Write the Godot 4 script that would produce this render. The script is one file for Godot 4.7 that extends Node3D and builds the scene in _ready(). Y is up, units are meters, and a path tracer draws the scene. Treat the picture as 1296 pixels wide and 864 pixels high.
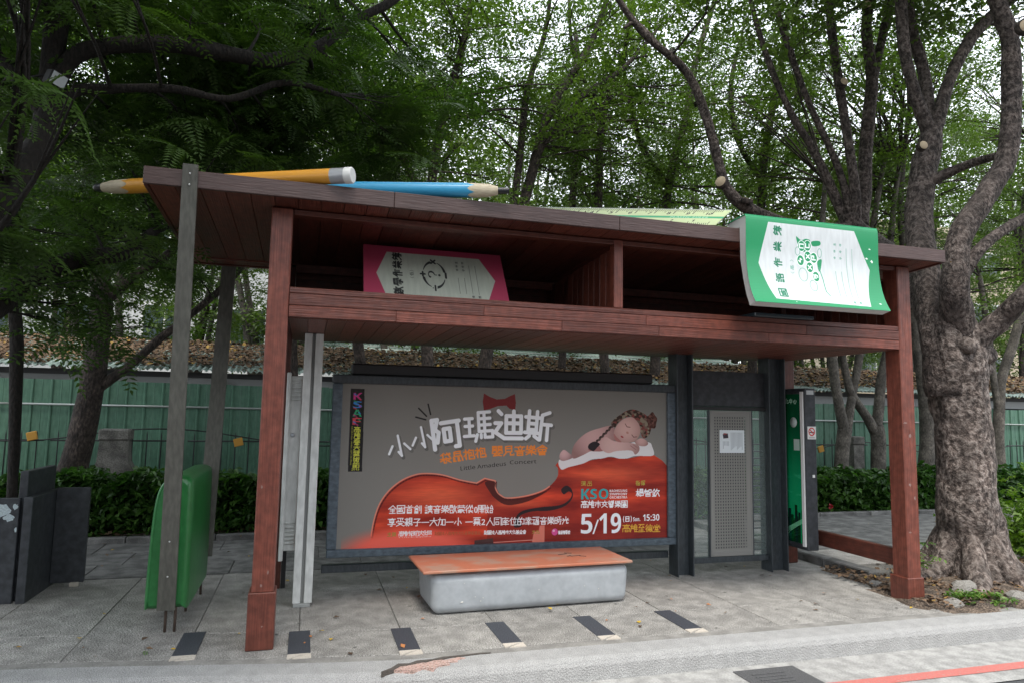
extends Node3D
# A timber bus shelter dressed up with giant school things, under street trees on an overcast day.
# x runs along the kerb, y up, z towards the street; the pavement in front of the shelter is y = 0.

var M := {}
var rng := RandomNumberGenerator.new()
var taken := {}
var box_cache := {}
var glyph_cache := {}

# ------------------------------------------------------------------ naming and nodes
func numbered(called: String, parent: Node = null) -> String:
	var key := called if parent == null else str(parent.get_instance_id()) + called
	if not taken.has(key):
		taken[key] = 0
		return called
	taken[key] += 1
	return "%s_%03d" % [called, taken[key]]

func tag(o: Node, label: String, category: String, group := "") -> Node:
	o.set_meta("label", label)
	o.set_meta("category", category)
	if group != "":
		o.set_meta("group", group)
	return o

func thing(called: String, label: String, category: String, at := Vector3.ZERO, group := "") -> Node3D:
	var o := Node3D.new()
	o.name = numbered(called)
	add_child(o)
	o.position = at
	tag(o, label, category, group)
	return o

func part(parent: Node, called: String, mesh: Mesh, m: Material, pos := Vector3.ZERO, b := Basis()) -> MeshInstance3D:
	var o := MeshInstance3D.new()
	o.name = numbered(called, null if parent == self else parent)
	o.mesh = mesh
	o.material_override = m
	o.transform = Transform3D(b, pos)
	parent.add_child(o)
	return o

func structure(called: String, mesh: Mesh, m: Material, pos := Vector3.ZERO) -> MeshInstance3D:
	var o := part(self, called, mesh, m, pos)
	o.set_meta("kind", "structure")
	return o

# ------------------------------------------------------------------ meshes
func new_st() -> SurfaceTool:
	var st := SurfaceTool.new()
	st.begin(Mesh.PRIMITIVE_TRIANGLES)
	return st

func done(st: SurfaceTool) -> ArrayMesh:
	st.generate_normals()
	return st.commit()

func tri_out(st: SurfaceTool, a: Vector3, b: Vector3, c: Vector3, centre: Vector3) -> void:
	if (b - a).cross(c - a).dot((a + b + c) / 3.0 - centre) > 0.0:
		st.add_vertex(a); st.add_vertex(c); st.add_vertex(b)
	else:
		st.add_vertex(a); st.add_vertex(b); st.add_vertex(c)

func quad_out(st: SurfaceTool, a: Vector3, b: Vector3, c: Vector3, d: Vector3, centre: Vector3) -> void:
	tri_out(st, a, b, c, centre)
	tri_out(st, a, c, d, centre)

# chamfered box added to a SurfaceTool
func add_box(st: SurfaceTool, lo: Vector3, hi: Vector3, bev := 0.0, tf := Transform3D()) -> void:
	st.set_smooth_group(-1)
	var c := (lo + hi) * 0.5
	var h := (hi - lo) * 0.5
	var k := minf(bev, minf(h.x, minf(h.y, h.z)) * 0.9)
	var p := func(sx: float, sy: float, sz: float, ax: int) -> Vector3:
		var v := Vector3(h.x - k, h.y - k, h.z - k)
		v[ax] += k
		return tf * (c + Vector3(v.x * sx, v.y * sy, v.z * sz))
	var tc := tf * c
	for ax in 3:
		var b := (ax + 1) % 3
		var d := (ax + 2) % 3
		for s in [-1.0, 1.0]:
			var q := []
			for w in [[-1.0, -1.0], [1.0, -1.0], [1.0, 1.0], [-1.0, 1.0]]:
				var sg := Vector3.ZERO
				sg[ax] = s; sg[b] = w[0]; sg[d] = w[1]
				q.append(p.call(sg.x, sg.y, sg.z, ax))
			quad_out(st, q[0], q[1], q[2], q[3], tc)
		if k > 0.0:
			for s in [-1.0, 1.0]:
				for t in [-1.0, 1.0]:
					var s1 := Vector3.ZERO; s1[ax] = -1.0; s1[b] = s; s1[d] = t
					var s2 := s1; s2[ax] = 1.0
					quad_out(st, p.call(s1.x, s1.y, s1.z, b), p.call(s2.x, s2.y, s2.z, b), p.call(s2.x, s2.y, s2.z, d), p.call(s1.x, s1.y, s1.z, d), tc)
	if k > 0.0:
		for sx in [-1.0, 1.0]:
			for sy in [-1.0, 1.0]:
				for sz in [-1.0, 1.0]:
					tri_out(st, p.call(sx, sy, sz, 0), p.call(sx, sy, sz, 1), p.call(sx, sy, sz, 2), tc)

func box_mesh(size: Vector3, bev := 0.004) -> ArrayMesh:
	var key := "%.3f,%.3f,%.3f,%.4f" % [size.x, size.y, size.z, bev]
	if not box_cache.has(key):
		var st := new_st()
		add_box(st, -size * 0.5, size * 0.5, bev)
		box_cache[key] = done(st)
	return box_cache[key]

# a part that is a chamfered box between two corners, in its parent's axes
func slab(parent: Node, called: String, lo: Vector3, hi: Vector3, m: Material, bev := 0.004) -> MeshInstance3D:
	var a := Vector3(minf(lo.x, hi.x), minf(lo.y, hi.y), minf(lo.z, hi.z))
	var b := Vector3(maxf(lo.x, hi.x), maxf(lo.y, hi.y), maxf(lo.z, hi.z))
	return part(parent, called, box_mesh(b - a, bev), m, (a + b) * 0.5)

# prism: polygon in two axes, extruded along the third
func prism_mesh(poly: PackedVector2Array, axis: int, from: float, to: float) -> ArrayMesh:
	var st := new_st()
	st.set_smooth_group(-1)
	var at := func(v: Vector2, t: float) -> Vector3:
		if axis == 0: return Vector3(t, v.y, v.x)
		if axis == 1: return Vector3(v.x, t, v.y)
		return Vector3(v.x, v.y, t)
	var ids := Geometry2D.triangulate_polygon(poly)
	var cc := Vector3.ZERO
	for v in poly: cc += at.call(v, (from + to) * 0.5)
	cc /= poly.size()
	var ax := Vector3.ZERO
	ax[axis] = 1.0
	for side in [from, to]:
		for k in range(0, ids.size(), 3):
			var a: Vector3 = at.call(poly[ids[k]], side)
			var b: Vector3 = at.call(poly[ids[k + 1]], side)
			var c: Vector3 = at.call(poly[ids[k + 2]], side)
			tri_out(st, a, b, c, (a + b + c) / 3.0 - ax * (side - (from + to) * 0.5))
	var ccw := not Geometry2D.is_polygon_clockwise(poly)
	for k in poly.size():
		var u := poly[k]
		var v := poly[(k + 1) % poly.size()]
		var e := v - u
		var n := Vector2(e.y, -e.x) * (1.0 if ccw else -1.0)
		var a: Vector3 = at.call(u, from)
		var b: Vector3 = at.call(v, from)
		var c: Vector3 = at.call(v, to)
		var d: Vector3 = at.call(u, to)
		var n3: Vector3 = at.call(n, 0.0)
		quad_out(st, a, b, c, d, (a + b + c + d) / 4.0 - n3 * 10.0)
	return done(st)

func smooth_path(pts: Array, steps: int) -> Array:
	# Catmull-Rom through [x, y, z, r] rows
	var out := []
	for k in pts.size() - 1:
		var p0: Vector4 = pts[maxi(k - 1, 0)]
		var p1: Vector4 = pts[k]
		var p2: Vector4 = pts[k + 1]
		var p3: Vector4 = pts[mini(k + 2, pts.size() - 1)]
		for s in steps:
			var t := float(s) / steps
			out.append(0.5 * ((2.0 * p1) + (p2 - p0) * t + (2.0 * p0 - 5.0 * p1 + 4.0 * p2 - p3) * t * t + (3.0 * p1 - p0 - 3.0 * p2 + p3) * t * t * t))
	out.append(pts[-1])
	return out

# round tube through Vector4(x, y, z, radius); rough lets noise push the skin in and out
func add_tube(st: SurfaceTool, path: Array, sides := 8, rough := 0.0, nz: FastNoiseLite = null, caps := true) -> void:
	st.set_smooth_group(0)
	var rings := []
	var up := Vector3.ZERO
	for k in path.size():
		var p := Vector3(path[k].x, path[k].y, path[k].z)
		var a: Vector4 = path[maxi(k - 1, 0)]
		var b: Vector4 = path[mini(k + 1, path.size() - 1)]
		var d := Vector3(b.x - a.x, b.y - a.y, b.z - a.z).normalized()
		if up == Vector3.ZERO:
			up = d.cross(Vector3(0.31, 0.17, 0.93)).normalized()
		up = (up - d * up.dot(d)).normalized()
		var side := d.cross(up)
		var ring := PackedVector3Array()
		for s in sides:
			var an := TAU * s / sides
			var n := up * cos(an) + side * sin(an)
			var r: float = path[k].w
			if nz != null:
				var q := p + n * r
				r *= 1.0 + rough * nz.get_noise_3d(q.x, q.y * 0.55, q.z)
			ring.append(p + n * r)
		rings.append([ring, p])
	for k in rings.size() - 1:
		var r0: PackedVector3Array = rings[k][0]
		var r1: PackedVector3Array = rings[k + 1][0]
		var mid: Vector3 = (rings[k][1] + rings[k + 1][1]) * 0.5
		for s in sides:
			var t := (s + 1) % sides
			quad_out(st, r0[s], r0[t], r1[t], r1[s], mid)
	if caps:
		for e in [0, rings.size() - 1]:
			var r: PackedVector3Array = rings[e][0]
			var inner: Vector3 = rings[1 if e == 0 else rings.size() - 2][1]
			for s in sides:
				tri_out(st, rings[e][1], r[s], r[(s + 1) % sides], inner)

func tube_mesh(path: Array, sides := 8, rough := 0.0, nz: FastNoiseLite = null) -> ArrayMesh:
	var st := new_st()
	add_tube(st, path, sides, rough, nz)
	return done(st)

func v4(a: Array) -> Array:
	var out := []
	for q in a: out.append(Vector4(q[0], q[1], q[2], q[3]))
	return out

func rod(parent: Node, called: String, a: Vector3, b: Vector3, r: float, m: Material, sides := 8) -> MeshInstance3D:
	return part(parent, called, tube_mesh([Vector4(a.x, a.y, a.z, r), Vector4(b.x, b.y, b.z, r)], sides), m)

# flat sheet with its own uv, four corners: top left, top right, bottom right, bottom left
func sheet_mesh(tl: Vector3, tr: Vector3, br: Vector3, bl: Vector3) -> ArrayMesh:
	var st := new_st()
	var n := (tr - tl).cross(tl - bl).normalized()
	var rows := [[tl, Vector2(0, 0)], [tr, Vector2(1, 0)], [br, Vector2(1, 1)], [tl, Vector2(0, 0)], [br, Vector2(1, 1)], [bl, Vector2(0, 1)]]
	for q in rows:
		st.set_normal(n); st.set_uv(q[1]); st.add_vertex(q[0])
	return st.commit()

# rounded box (superellipsoid-like): a box whose corners are pulled in with radius r
func rounded_mesh(size: Vector3, r: float, seg := 5, puff := 0.0, squeeze := 0.0) -> ArrayMesh:
	var st := new_st()
	st.set_smooth_group(0)
	var h := size * 0.5
	var n := seg * 4
	for ax in 3:
		var b := (ax + 1) % 3
		var c := (ax + 2) % 3
		for s in [-1.0, 1.0]:
			var grid := []
			for i in n + 1:
				var row := PackedVector3Array()
				for j in n + 1:
					var v := Vector3.ZERO
					v[ax] = s * h[ax]
					v[b] = h[b] * _ease(i, n, h[b], r)
					v[c] = h[c] * _ease(j, n, h[c], r)
					var core := Vector3(clampf(v.x, -h.x + r, h.x - r), clampf(v.y, -h.y + r, h.y - r), clampf(v.z, -h.z + r, h.z - r))
					var d := v - core
					if d.length() > 0.0001: v = core + d.normalized() * r
					if puff > 0.0:
						v.z += puff * signf(v.z) * (1.0 - pow(v.y / h.y, 2)) * (1.0 - pow(v.x / h.x, 4))
					if squeeze != 0.0:
						var t := (v.y / h.y) * 0.5 + 0.5
						v.x *= 1.0 - squeeze * (1.0 - t)
						v.z *= 1.0 - squeeze * (1.0 - t)
					row.append(v)
				grid.append(row)
			for i in n:
				for j in n:
					quad_out(st, grid[i][j], grid[i + 1][j], grid[i + 1][j + 1], grid[i][j + 1], Vector3.ZERO)
	return done(st)

func _ease(i: int, n: int, h: float, r: float) -> float:
	# more divisions in the rounded ends
	var q := n / 4
	var e := (h - r) / h
	if i <= q: return lerpf(-1.0, -e, float(i) / q)
	if i >= n - q: return lerpf(e, 1.0, float(i - (n - q)) / q)
	return lerpf(-e, e, float(i - q) / (n - 2 * q))

# ------------------------------------------------------------------ materials
func lin(r: float, g: float, b: float) -> Color:
	return Color(r, g, b).linear_to_srgb()

func noise(seed_: int, freq: float, kind := FastNoiseLite.TYPE_SIMPLEX_SMOOTH, oct := 4) -> FastNoiseLite:
	var n := FastNoiseLite.new()
	n.seed = seed_
	n.frequency = freq
	n.noise_type = kind
	n.fractal_octaves = oct
	if kind == FastNoiseLite.TYPE_CELLULAR:
		n.cellular_return_type = FastNoiseLite.RETURN_CELL_VALUE
		n.fractal_type = FastNoiseLite.FRACTAL_NONE
	return n

func noise_tex(n: FastNoiseLite, ramp := [], size := 512) -> NoiseTexture2D:
	var t := NoiseTexture2D.new()
	t.width = size; t.height = size
	t.seamless = true
	t.noise = n
	if ramp.size() > 0:
		var g := Gradient.new()
		var offs := PackedFloat32Array()
		var cols := PackedColorArray()
		for r in ramp:
			offs.append(r[0]); cols.append(r[1])
		g.offsets = offs; g.colors = cols
		t.color_ramp = g
	return t

func shared(key: String, n: FastNoiseLite, ramp: Array) -> Texture2D:
	if not box_cache.has(key): box_cache[key] = noise_tex(n, ramp, 512)
	return box_cache[key]

func plain(col: Color, rough := 0.7, metal := 0.0) -> StandardMaterial3D:
	var m := StandardMaterial3D.new()
	m.albedo_color = col
	m.roughness = rough
	m.metallic = metal
	return m

# a world-mapped material: ramp of colours over noise, a coarse layer multiplied over it, relief from the fine noise
func grainy(ramp: Array, n: FastNoiseLite, scale: Vector3, rough: float, relief := 0.0, coarse: FastNoiseLite = null, lo := 0.75, coarse_scale := 0.35, size := 512) -> StandardMaterial3D:
	var m := StandardMaterial3D.new()
	m.albedo_texture = noise_tex(n, ramp, size)
	m.roughness = rough
	m.uv1_triplanar = true
	m.uv1_world_triplanar = true
	m.uv1_scale = scale
	m.uv1_triplanar_sharpness = 4.0
	if relief > 0.0:
		m.heightmap_enabled = true
		m.heightmap_texture = shared("relief%.2f" % (snappedf(log(n.frequency), 0.7)), n, [])
		m.heightmap_scale = relief
	if coarse != null:
		m.detail_enabled = true
		m.detail_blend_mode = BaseMaterial3D.BLEND_MODE_MUL
		m.detail_uv_layer = BaseMaterial3D.DETAIL_UV_2
		m.uv2_triplanar = true
		m.uv2_world_triplanar = true
		m.uv2_scale = Vector3.ONE * coarse_scale
		var l := 0.62 if lo < 0.68 else (0.73 if lo < 0.78 else (0.85 if lo < 0.89 else 0.94))
		m.detail_albedo = shared("coarse%.2f_%d" % [l, coarse.seed % 2], noise(400 + coarse.seed % 2, 0.022, FastNoiseLite.TYPE_SIMPLEX_SMOOTH, 5), [[0.25, Color(l, l, l)], [0.75, Color(1, 1, 1)]])
		m.uv2_offset = Vector3(coarse.seed * 0.37, coarse.seed * 0.11, coarse.seed * 0.23)
	return m

func wood(tint: float, seed_: int, axis: int) -> StandardMaterial3D:
	var sc := Vector3(7.0, 7.0, 7.0)
	sc[axis] = 0.22
	var a := lin(0.135 * tint, 0.0375 * tint, 0.0245 * tint)
	var b := lin(0.168 * tint, 0.047 * tint, 0.030 * tint)
	var c := lin(0.195 * tint, 0.058 * tint, 0.037 * tint)
	var m := grainy([[0.2, a], [0.5, b], [0.82, c]], noise(seed_, 0.018, FastNoiseLite.TYPE_SIMPLEX_SMOOTH, 5), sc, 0.42, 0.2, noise(seed_ + 9, 0.012), 0.80, 0.9)
	m.uv1_offset = Vector3(seed_ * 0.137, seed_ * 0.071, seed_ * 0.213)
	return m

# ------------------------------------------------------------------ print: a canvas for flat lettering and pictures
class Canvas:
	var w: int
	var h: int
	var d: PackedByteArray
	func _init(w_: int, h_: int, c: Color) -> void:
		w = w_; h = h_
		d = PackedByteArray()
		d.resize(w * h * 3)
		var r := int(c.r * 255.0); var g := int(c.g * 255.0); var b := int(c.b * 255.0)
		for i in w * h:
			d[i * 3] = r; d[i * 3 + 1] = g; d[i * 3 + 2] = b
	func put(x: int, y: int, c: Color, a := 1.0) -> void:
		if x < 0 or y < 0 or x >= w or y >= h: return
		var i := (y * w + x) * 3
		d[i] = int(lerpf(d[i], c.r * 255.0, a)); d[i + 1] = int(lerpf(d[i + 1], c.g * 255.0, a)); d[i + 2] = int(lerpf(d[i + 2], c.b * 255.0, a))
	func spans(p: PackedVector2Array, each: Callable) -> void:
		var y0 := INF; var y1 := -INF
		for v in p:
			y0 = minf(y0, v.y); y1 = maxf(y1, v.y)
		for y in range(maxi(0, int(ceil(y0 - 0.5))), mini(h - 1, int(floor(y1 - 0.5))) + 1):
			var fy := y + 0.5
			var xs := []
			for k in p.size():
				var a := p[k]; var b := p[(k + 1) % p.size()]
				if (a.y <= fy) != (b.y <= fy):
					xs.append(a.x + (fy - a.y) / (b.y - a.y) * (b.x - a.x))
			xs.sort()
			for k in range(0, xs.size() - 1, 2):
				var x0 := maxi(0, int(ceil(xs[k] - 0.5)))
				var x1 := mini(w - 1, int(floor(xs[k + 1] - 0.5)))
				if x1 >= x0: each.call(y, x0, x1)
	func poly(p: PackedVector2Array, c: Color, a := 1.0) -> void:
		var r := int(c.r * 255.0); var g := int(c.g * 255.0); var b := int(c.b * 255.0)
		spans(p, func(y: int, x0: int, x1: int) -> void:
			for x in range(x0, x1 + 1):
				if a < 1.0: put(x, y, c, a)
				else:
					var i := (y * w + x) * 3
					d[i] = r; d[i + 1] = g; d[i + 2] = b)
	func paint(p: PackedVector2Array, col: Callable) -> void:
		spans(p, func(y: int, x0: int, x1: int) -> void:
			for x in range(x0, x1 + 1):
				var c: Color = col.call(x, y)
				put(x, y, c, c.a))
	func line(a: Vector2, b: Vector2, r: float, c: Color, al := 1.0) -> void:
		var ab := b - a
		var l2 := maxf(ab.length_squared(), 0.0001)
		for y in range(maxi(0, int(minf(a.y, b.y) - r - 1)), mini(h - 1, int(maxf(a.y, b.y) + r + 1)) + 1):
			for x in range(maxi(0, int(minf(a.x, b.x) - r - 1)), mini(w - 1, int(maxf(a.x, b.x) + r + 1)) + 1):
				var q := Vector2(x + 0.5, y + 0.5)
				var t := clampf((q - a).dot(ab) / l2, 0.0, 1.0)
				var k := clampf(r + 0.5 - q.distance_to(a + ab * t), 0.0, 1.0)
				if k > 0.0: put(x, y, c, k * al)
	func path(p: Array, r: float, c: Color, al := 1.0) -> void:
		for k in p.size() - 1: line(p[k], p[k + 1], r, c, al)
	func disc(o: Vector2, rx: float, ry: float, c: Color, a := 1.0, turn := 0.0) -> void:
		var p := PackedVector2Array()
		for k in 28: p.append(o + Vector2(cos(TAU * k / 28.0) * rx, sin(TAU * k / 28.0) * ry).rotated(turn))
		poly(p, c, a)
	func tex() -> ImageTexture:
		return ImageTexture.create_from_image(Image.create_from_data(w, h, false, Image.FORMAT_RGB8, d))

# every character is strokes on a ten by ten grid (two digits a point), or smaller characters set in boxes
const GLYPHS := {
	"口": ["0090990900"], "日": ["0090990900 0494"], "木": ["0393 5059 5308 5398"], "一": ["0595"], "小": ["505947 2407 7497"],
	"可": ["0191 818969 1343471713"], "阝": ["1019 1060336447"], "阿": [["阝", 0, 0, 3.2, 9], ["可", 3.2, 0.2, 9, 9]],
	"王": ["1181 1484 0898 5158"], "馬": ["2026 2080 2282 2484 5056 2696 969868 1709 3738 5758"], "瑪": [["王", 0, 1, 3.1, 8], ["馬", 3.5, 0, 9, 9]],
	"由": ["1292991912 5059 1595"], "辶": ["1021 0424 2407 073999"], "迪": [["由", 3, 0, 8.6, 7.2], ["辶", 0, 0, 9, 9]],
	"其": ["0292 2027 7077 2474 2676 0797 3819 6899"], "斤": ["7011 1109 1494 6469"], "斯": [["其", 0, 0, 5, 9], ["斤", 5.3, 0, 9, 9]],
	"代": ["3004 2229 4393 6099 8191"], "衣": ["5051 0292 5206 3439 3959 4399 8456"], "袋": [["代", 0.5, 0, 8.5, 4.2], ["衣", 0, 4.2, 9, 9]],
	"臼": ["4011 1119 1444 5080 8089 5484 1989"], "鼠": [["臼", 1, 0, 8, 4.4], "1519 1939 2627 2829 5559 5979 6667 6869 8499"],
	"扌": ["0282 505947 0664"], "包": ["3003 2181 8186 8666 2353 5356 2656 2329 2999 9997"], "抱": [["扌", 0, 0, 3.2, 9], ["包", 3.2, 0, 9, 9]],
	"貝": ["1080 8087 1017 1787 1282 1585 3709 6799"], "女": ["402689 725819 0393"], "嬰": [["貝", 0, 0, 4.2, 5], ["貝", 4.8, 0, 9, 5], ["女", 0, 5.2, 9, 9]],
	"儿": ["3009 60689896"], "兒": [["臼", 1, 0, 8, 5.4], ["儿", 0, 5.4, 9, 9]], "立": ["5051 0292 3447 7467 0999"], "音": [["立", 0.3, 0, 8.7, 4.8], ["日", 2, 5.6, 7, 9]],
	"幺": ["5023 2363 6317 1797 6799"], "白": ["5041 1292991912 1595"], "樂": [["幺", 0, 0, 2.8, 4.8], ["白", 3.3, 0, 5.8, 4.8], ["幺", 6.2, 0, 9, 4.8], ["木", 0, 4.6, 9, 9]],
	"會": ["5003 5093 3262 1484861614 5456", ["日", 2, 6.8, 7, 9]], "全": ["5004 5094", ["王", 1, 3.4, 8, 9.6]],
	"國": ["0090990900 1383 2444462624 1757 526788 7566"], "首": ["3041 7061 0292 5243 2474792924 2676 2878"],
	"倉": ["5003 5093 3363 2474772724 2575 2419 3878793938"], "刂": ["2026 808969"], "創": [["倉", 0, 0, 6, 9], ["刂", 6.4, 0.5, 9, 9]],
	"言": ["3060 0292 1484 1676 1878791918"], "襄": ["5051 0191 1242441412 5282845452 1585 3437 6467 0797 3709 5799"], "讓": [["言", 0, 0, 3.4, 9], ["襄", 3.8, 0, 9, 9]],
	"戶": ["7010 1282 8285 1585 1209"], "攵": ["3005 2292 7209 3499"], "啟": [["戶", 0, 0, 4.6, 5], ["口", 0.8, 5.6, 4.2, 9], ["攵", 4.9, 0, 9, 9]],
	"艹": ["0393 2026 7076"], "冖": ["09019199"], "豕": ["0191 5104 4158 5839 4307 5508 6399 8264"], "蒙": [["艹", 0, 0, 9, 2.2], ["冖", 0.3, 2.4, 8.7, 4], "2565", ["豕", 0.5, 5.4, 8.5, 9]],
	"彳": ["6003 7306 4549"], "從": [["彳", 0, 0, 3, 9], "5034 5064 8064 8094 6559 6797 4649 4699"], "門": ["0009 0040 4044 0444 0242 5090 9099 5054 5494 5292"],
	"開": [["門", 0, 0, 9, 9], "2575 2777 4549 6569"], "台": ["5024 2484 7195", ["口", 2, 6, 7.5, 9]], "始": [["女", 0, 0, 4, 9], ["台", 4.4, 0, 9, 9]],
	"享": ["5051 0191 2272742422 2575 7556 5659 5939 0797"], "受": ["7010 2223 5153 8072 0504 0494 9495 2676 7609 3699"],
	"見": ["1080861610 1282 1484 3609 5668 6898 9897"], "親": [["立", 0, 0, 4.2, 4.6], ["木", 0, 4.2, 4.2, 9], ["見", 4.7, 0, 9, 9]],
	"子": ["118154 545939 0595"], "大": ["0393 505309 5399"], "力": ["029288 8868 404209"], "加": [["力", 0, 0, 5, 9], ["口", 5.6, 2, 9, 8.5]],
	"票": ["0090 1282851512 3035 6065 1686 0797 5759 2819 7899"], "人": ["504309 5399"], "同": ["0900 009099 2262 2565682825"],
	"座": ["4051 0191 0109 3325 3345 7355 7395 5259 2676 1898"], "位": ["3004 2229", ["立", 3.4, 0, 9, 9]], "的": [["白", 0, 0, 4.2, 9], "6043 529298 9868 5566"],
	"幸": ["1181 5053 0393 3345 7355 1686 0898 5559"], "示": ["1080 0393 5359 2718 7799"], "畐": ["0090 2272742422 1585891915 5559 1787"], "福": [["示", 0, 0, 3.4, 9], ["畐", 3.9, 0, 9, 9]],
	"寺": ["1080 5053 0393 0595 7579 7959 2637"], "時": [["日", 0, 1, 3, 8], ["寺", 3.6, 0, 9, 9]], "光": ["5054 1234 8264 0494 3409 64688887"],
	"氵": ["0122 0425 0927"], "演": [["氵", 0, 0, 9, 9], "6061 3130 3191 9192 4383 4484864644 6367 4696 5739 7899"], "出": ["5059 202484 8084 050999 9599"],
	"高": ["5051 0191 2272742422 0905 0595 9599 3777793937"], "隹": ["3004 2229 5061 2292 2494 2696 2999 6269"], "雄": ["0242 2009 2315 1545 3456", ["隹", 4.4, 0, 9, 9]],
	"市": ["5051 0292 5259 1714 1484 8487"], "交": ["5051 0292 3315 6385 6509 3599"], "響": [["幺", 0, 0, 2.6, 5], ["白", 3.2, 0, 6, 5], ["阝", 6.6, 0, 9.4, 5], ["音", 1, 5, 8, 9]],
	"團": ["0090990900 1272 5158 2474762624 2575 1787 3848"], "指": [["扌", 0, 0, 3.2, 9], "8042 4044 4494 9493", ["日", 4.2, 5.4, 8.6, 9]],
	"揮": [["扌", 0, 0, 3.2, 9], "4240 4090 9092 4383 4585884845 4686 3797 6269"], "楊": [["木", 0, 0, 3.6, 9], ["日", 4.8, 0, 8.5, 3.2], "4494 5537 5595 9598 9878 6748 7859"],
	"智": ["2003 1252 0363 3305 3356", ["口", 6, 0.8, 8.8, 4.2], ["日", 2, 5.6, 7.5, 9]], "金": ["5004 5094 3464 1676 5459 2738 7869 0999"],
	"欽": [["金", 0, 0, 4.6, 9], "6053 5292 9283 7449 7499"], "至": ["1080 4014 1474 6284 5459 1777 0999"], "德": [["彳", 0, 0, 3, 9], "3292 6062 3484863634 5456 7476 3797 3839 5869 7879 8899"],
	"堂": ["5052 2132 8172 0503 0393 9395 3464663634 2777 0999 5659"], "春": ["1080 1282 0494 5007 5497", ["日", 2.5, 6, 6.5, 9]], "天": ["1080 0494 505409 5499"],
	"藝": [["艹", 0, 0, 9, 2], "0343 2237 0646 5393 6258 7379 8088 1777 0999 3829"], "術": [["彳", 0, 0, 2.6, 9], ["木", 2.8, 1, 6.2, 9], "6292 6494 8489 8979"],
	"節": ["2002 1141 6052 5191 0444480804 0646 0809 5494 9498 9878 5459"], "文": ["5051 0292 7209 2299"], "化": ["3004 2229 8354 5058 5898 9896"],
	"中": ["1282861612 5059"], "心": ["1417 3339 3979 7976 5255 8396"], "數": ["0141440401 2005 0242", ["女", 0, 5, 4.4, 9], ["攵", 4.7, 0, 9, 9]],
	"學": [["臼", 0, 0, 9, 3.2], ["冖", 0, 3.6, 9, 5], ["子", 1.5, 5, 7.5, 9]], "作": ["3004 2229 5034 4292 5259 5484 5686"],
	"業": ["3033 6063 1123 8173 0393 1585 0696 5559 5608 5699"], "簿": ["2002 1141 6052 5191 0323 0524 0928 3393 4484864644 6267 3797 7779 7959"],
	"語": [["言", 0, 0, 3.4, 9], "4191 6145 4383 8385 4595", ["口", 4.8, 6, 8.6, 9]], "低": ["3004 2229 7041 4148 4869 4595 6099"],
	"主": ["5051 1282 1585 0999 5259"], "辦": [["立", 0, 0, 2.8, 9], ["力", 3, 0, 6, 9], ["立", 6.2, 0, 9, 9]], "政": ["0141 2118 2444 0508 0948", ["攵", 4.7, 0, 9, 9]],
	"府": ["4051 0191 0109 4225 3439 8289 8969 5494"], "局": ["0191 9193 0393 0109 2595 9598 2777"], "財": [["貝", 0, 0, 4, 9], "5393 8089 8969 8457"], "法": [["氵", 0, 0, 9, 9], "4282 3494 6054 5458 4888 7789"],
	"基": [["其", 0, 0, 9, 6.5], "2777 0999 5759"], "ㄨ": ["1189 8119"], "ㄈ": ["801019 1989"], "ㄅ": ["4014 1484 8468"], "ㄇ": ["191080 8089"], "ㄛ": ["1080 8014 1484 8469 6939"], "ㄗ": ["108085 8545 1019"],
}

func glyph(ch: String) -> Array:
	if glyph_cache.has(ch): return glyph_cache[ch]
	var out := []
	for e in GLYPHS.get(ch, []):
		if e is String:
			for s in e.split(" ", false):
				var p := []
				for k in range(0, s.length() - 1, 2): p.append(Vector2(float(s[k]), float(s[k + 1])) / 9.0)
				out.append(p)
		else:
			for sub in glyph(e[0]):
				var p := []
				for v in sub: p.append(Vector2(lerpf(e[1], e[3], v.x), lerpf(e[2], e[4], v.y)) / 9.0)
				out.append(p)
	glyph_cache[ch] = out
	return out

# a row of characters; tf maps (0..n, 0..1) units of one character to the canvas
func ink(cv: Canvas, text: String, at: Vector2, size: Vector2, step: Vector2, weight: float, col: Color, turn := 0.0, al := 1.0) -> void:
	for k in text.length():
		var o := at + step * k
		for s in glyph(text[k]):
			var p := []
			for v in s: p.append(o + Vector2(v.x * size.x, v.y * size.y).rotated(turn))
			cv.path(p, weight, col, al)

# Latin lettering fitted into a rectangle (before turning about its top left corner)
func latin(cv: Canvas, text: String, at: Vector2, size: Vector2, col: Color, bold := false, turn := 0.0, serif := false) -> void:
	var t := TextMesh.new()
	var f := SystemFont.new()
	f.font_names = PackedStringArray(["Droid Serif" if serif else "Droid Sans"])
	f.font_weight = 700 if bold else 400
	t.font = f
	t.text = text
	t.font_size = 48
	t.depth = 0.0
	var a := t.get_mesh_arrays()
	var v: PackedVector3Array = a[Mesh.ARRAY_VERTEX]
	var ids: PackedInt32Array = a[Mesh.ARRAY_INDEX]
	var bb := AABB(v[0], Vector3.ZERO)
	for q in v: bb = bb.expand(q)
	for k in range(0, ids.size(), 3):
		var p := PackedVector2Array()
		for j in 3:
			var q := v[ids[k + j]]
			p.append(at + Vector2((q.x - bb.position.x) / bb.size.x * size.x, (1.0 - (q.y - bb.position.y) / bb.size.y) * size.y).rotated(turn))
		cv.poly(p, col)

func pts(a: Array, k: float) -> PackedVector2Array:
	var p := PackedVector2Array()
	for i in range(0, a.size(), 2): p.append(Vector2(a[i], a[i + 1]) * k)
	return p

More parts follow.
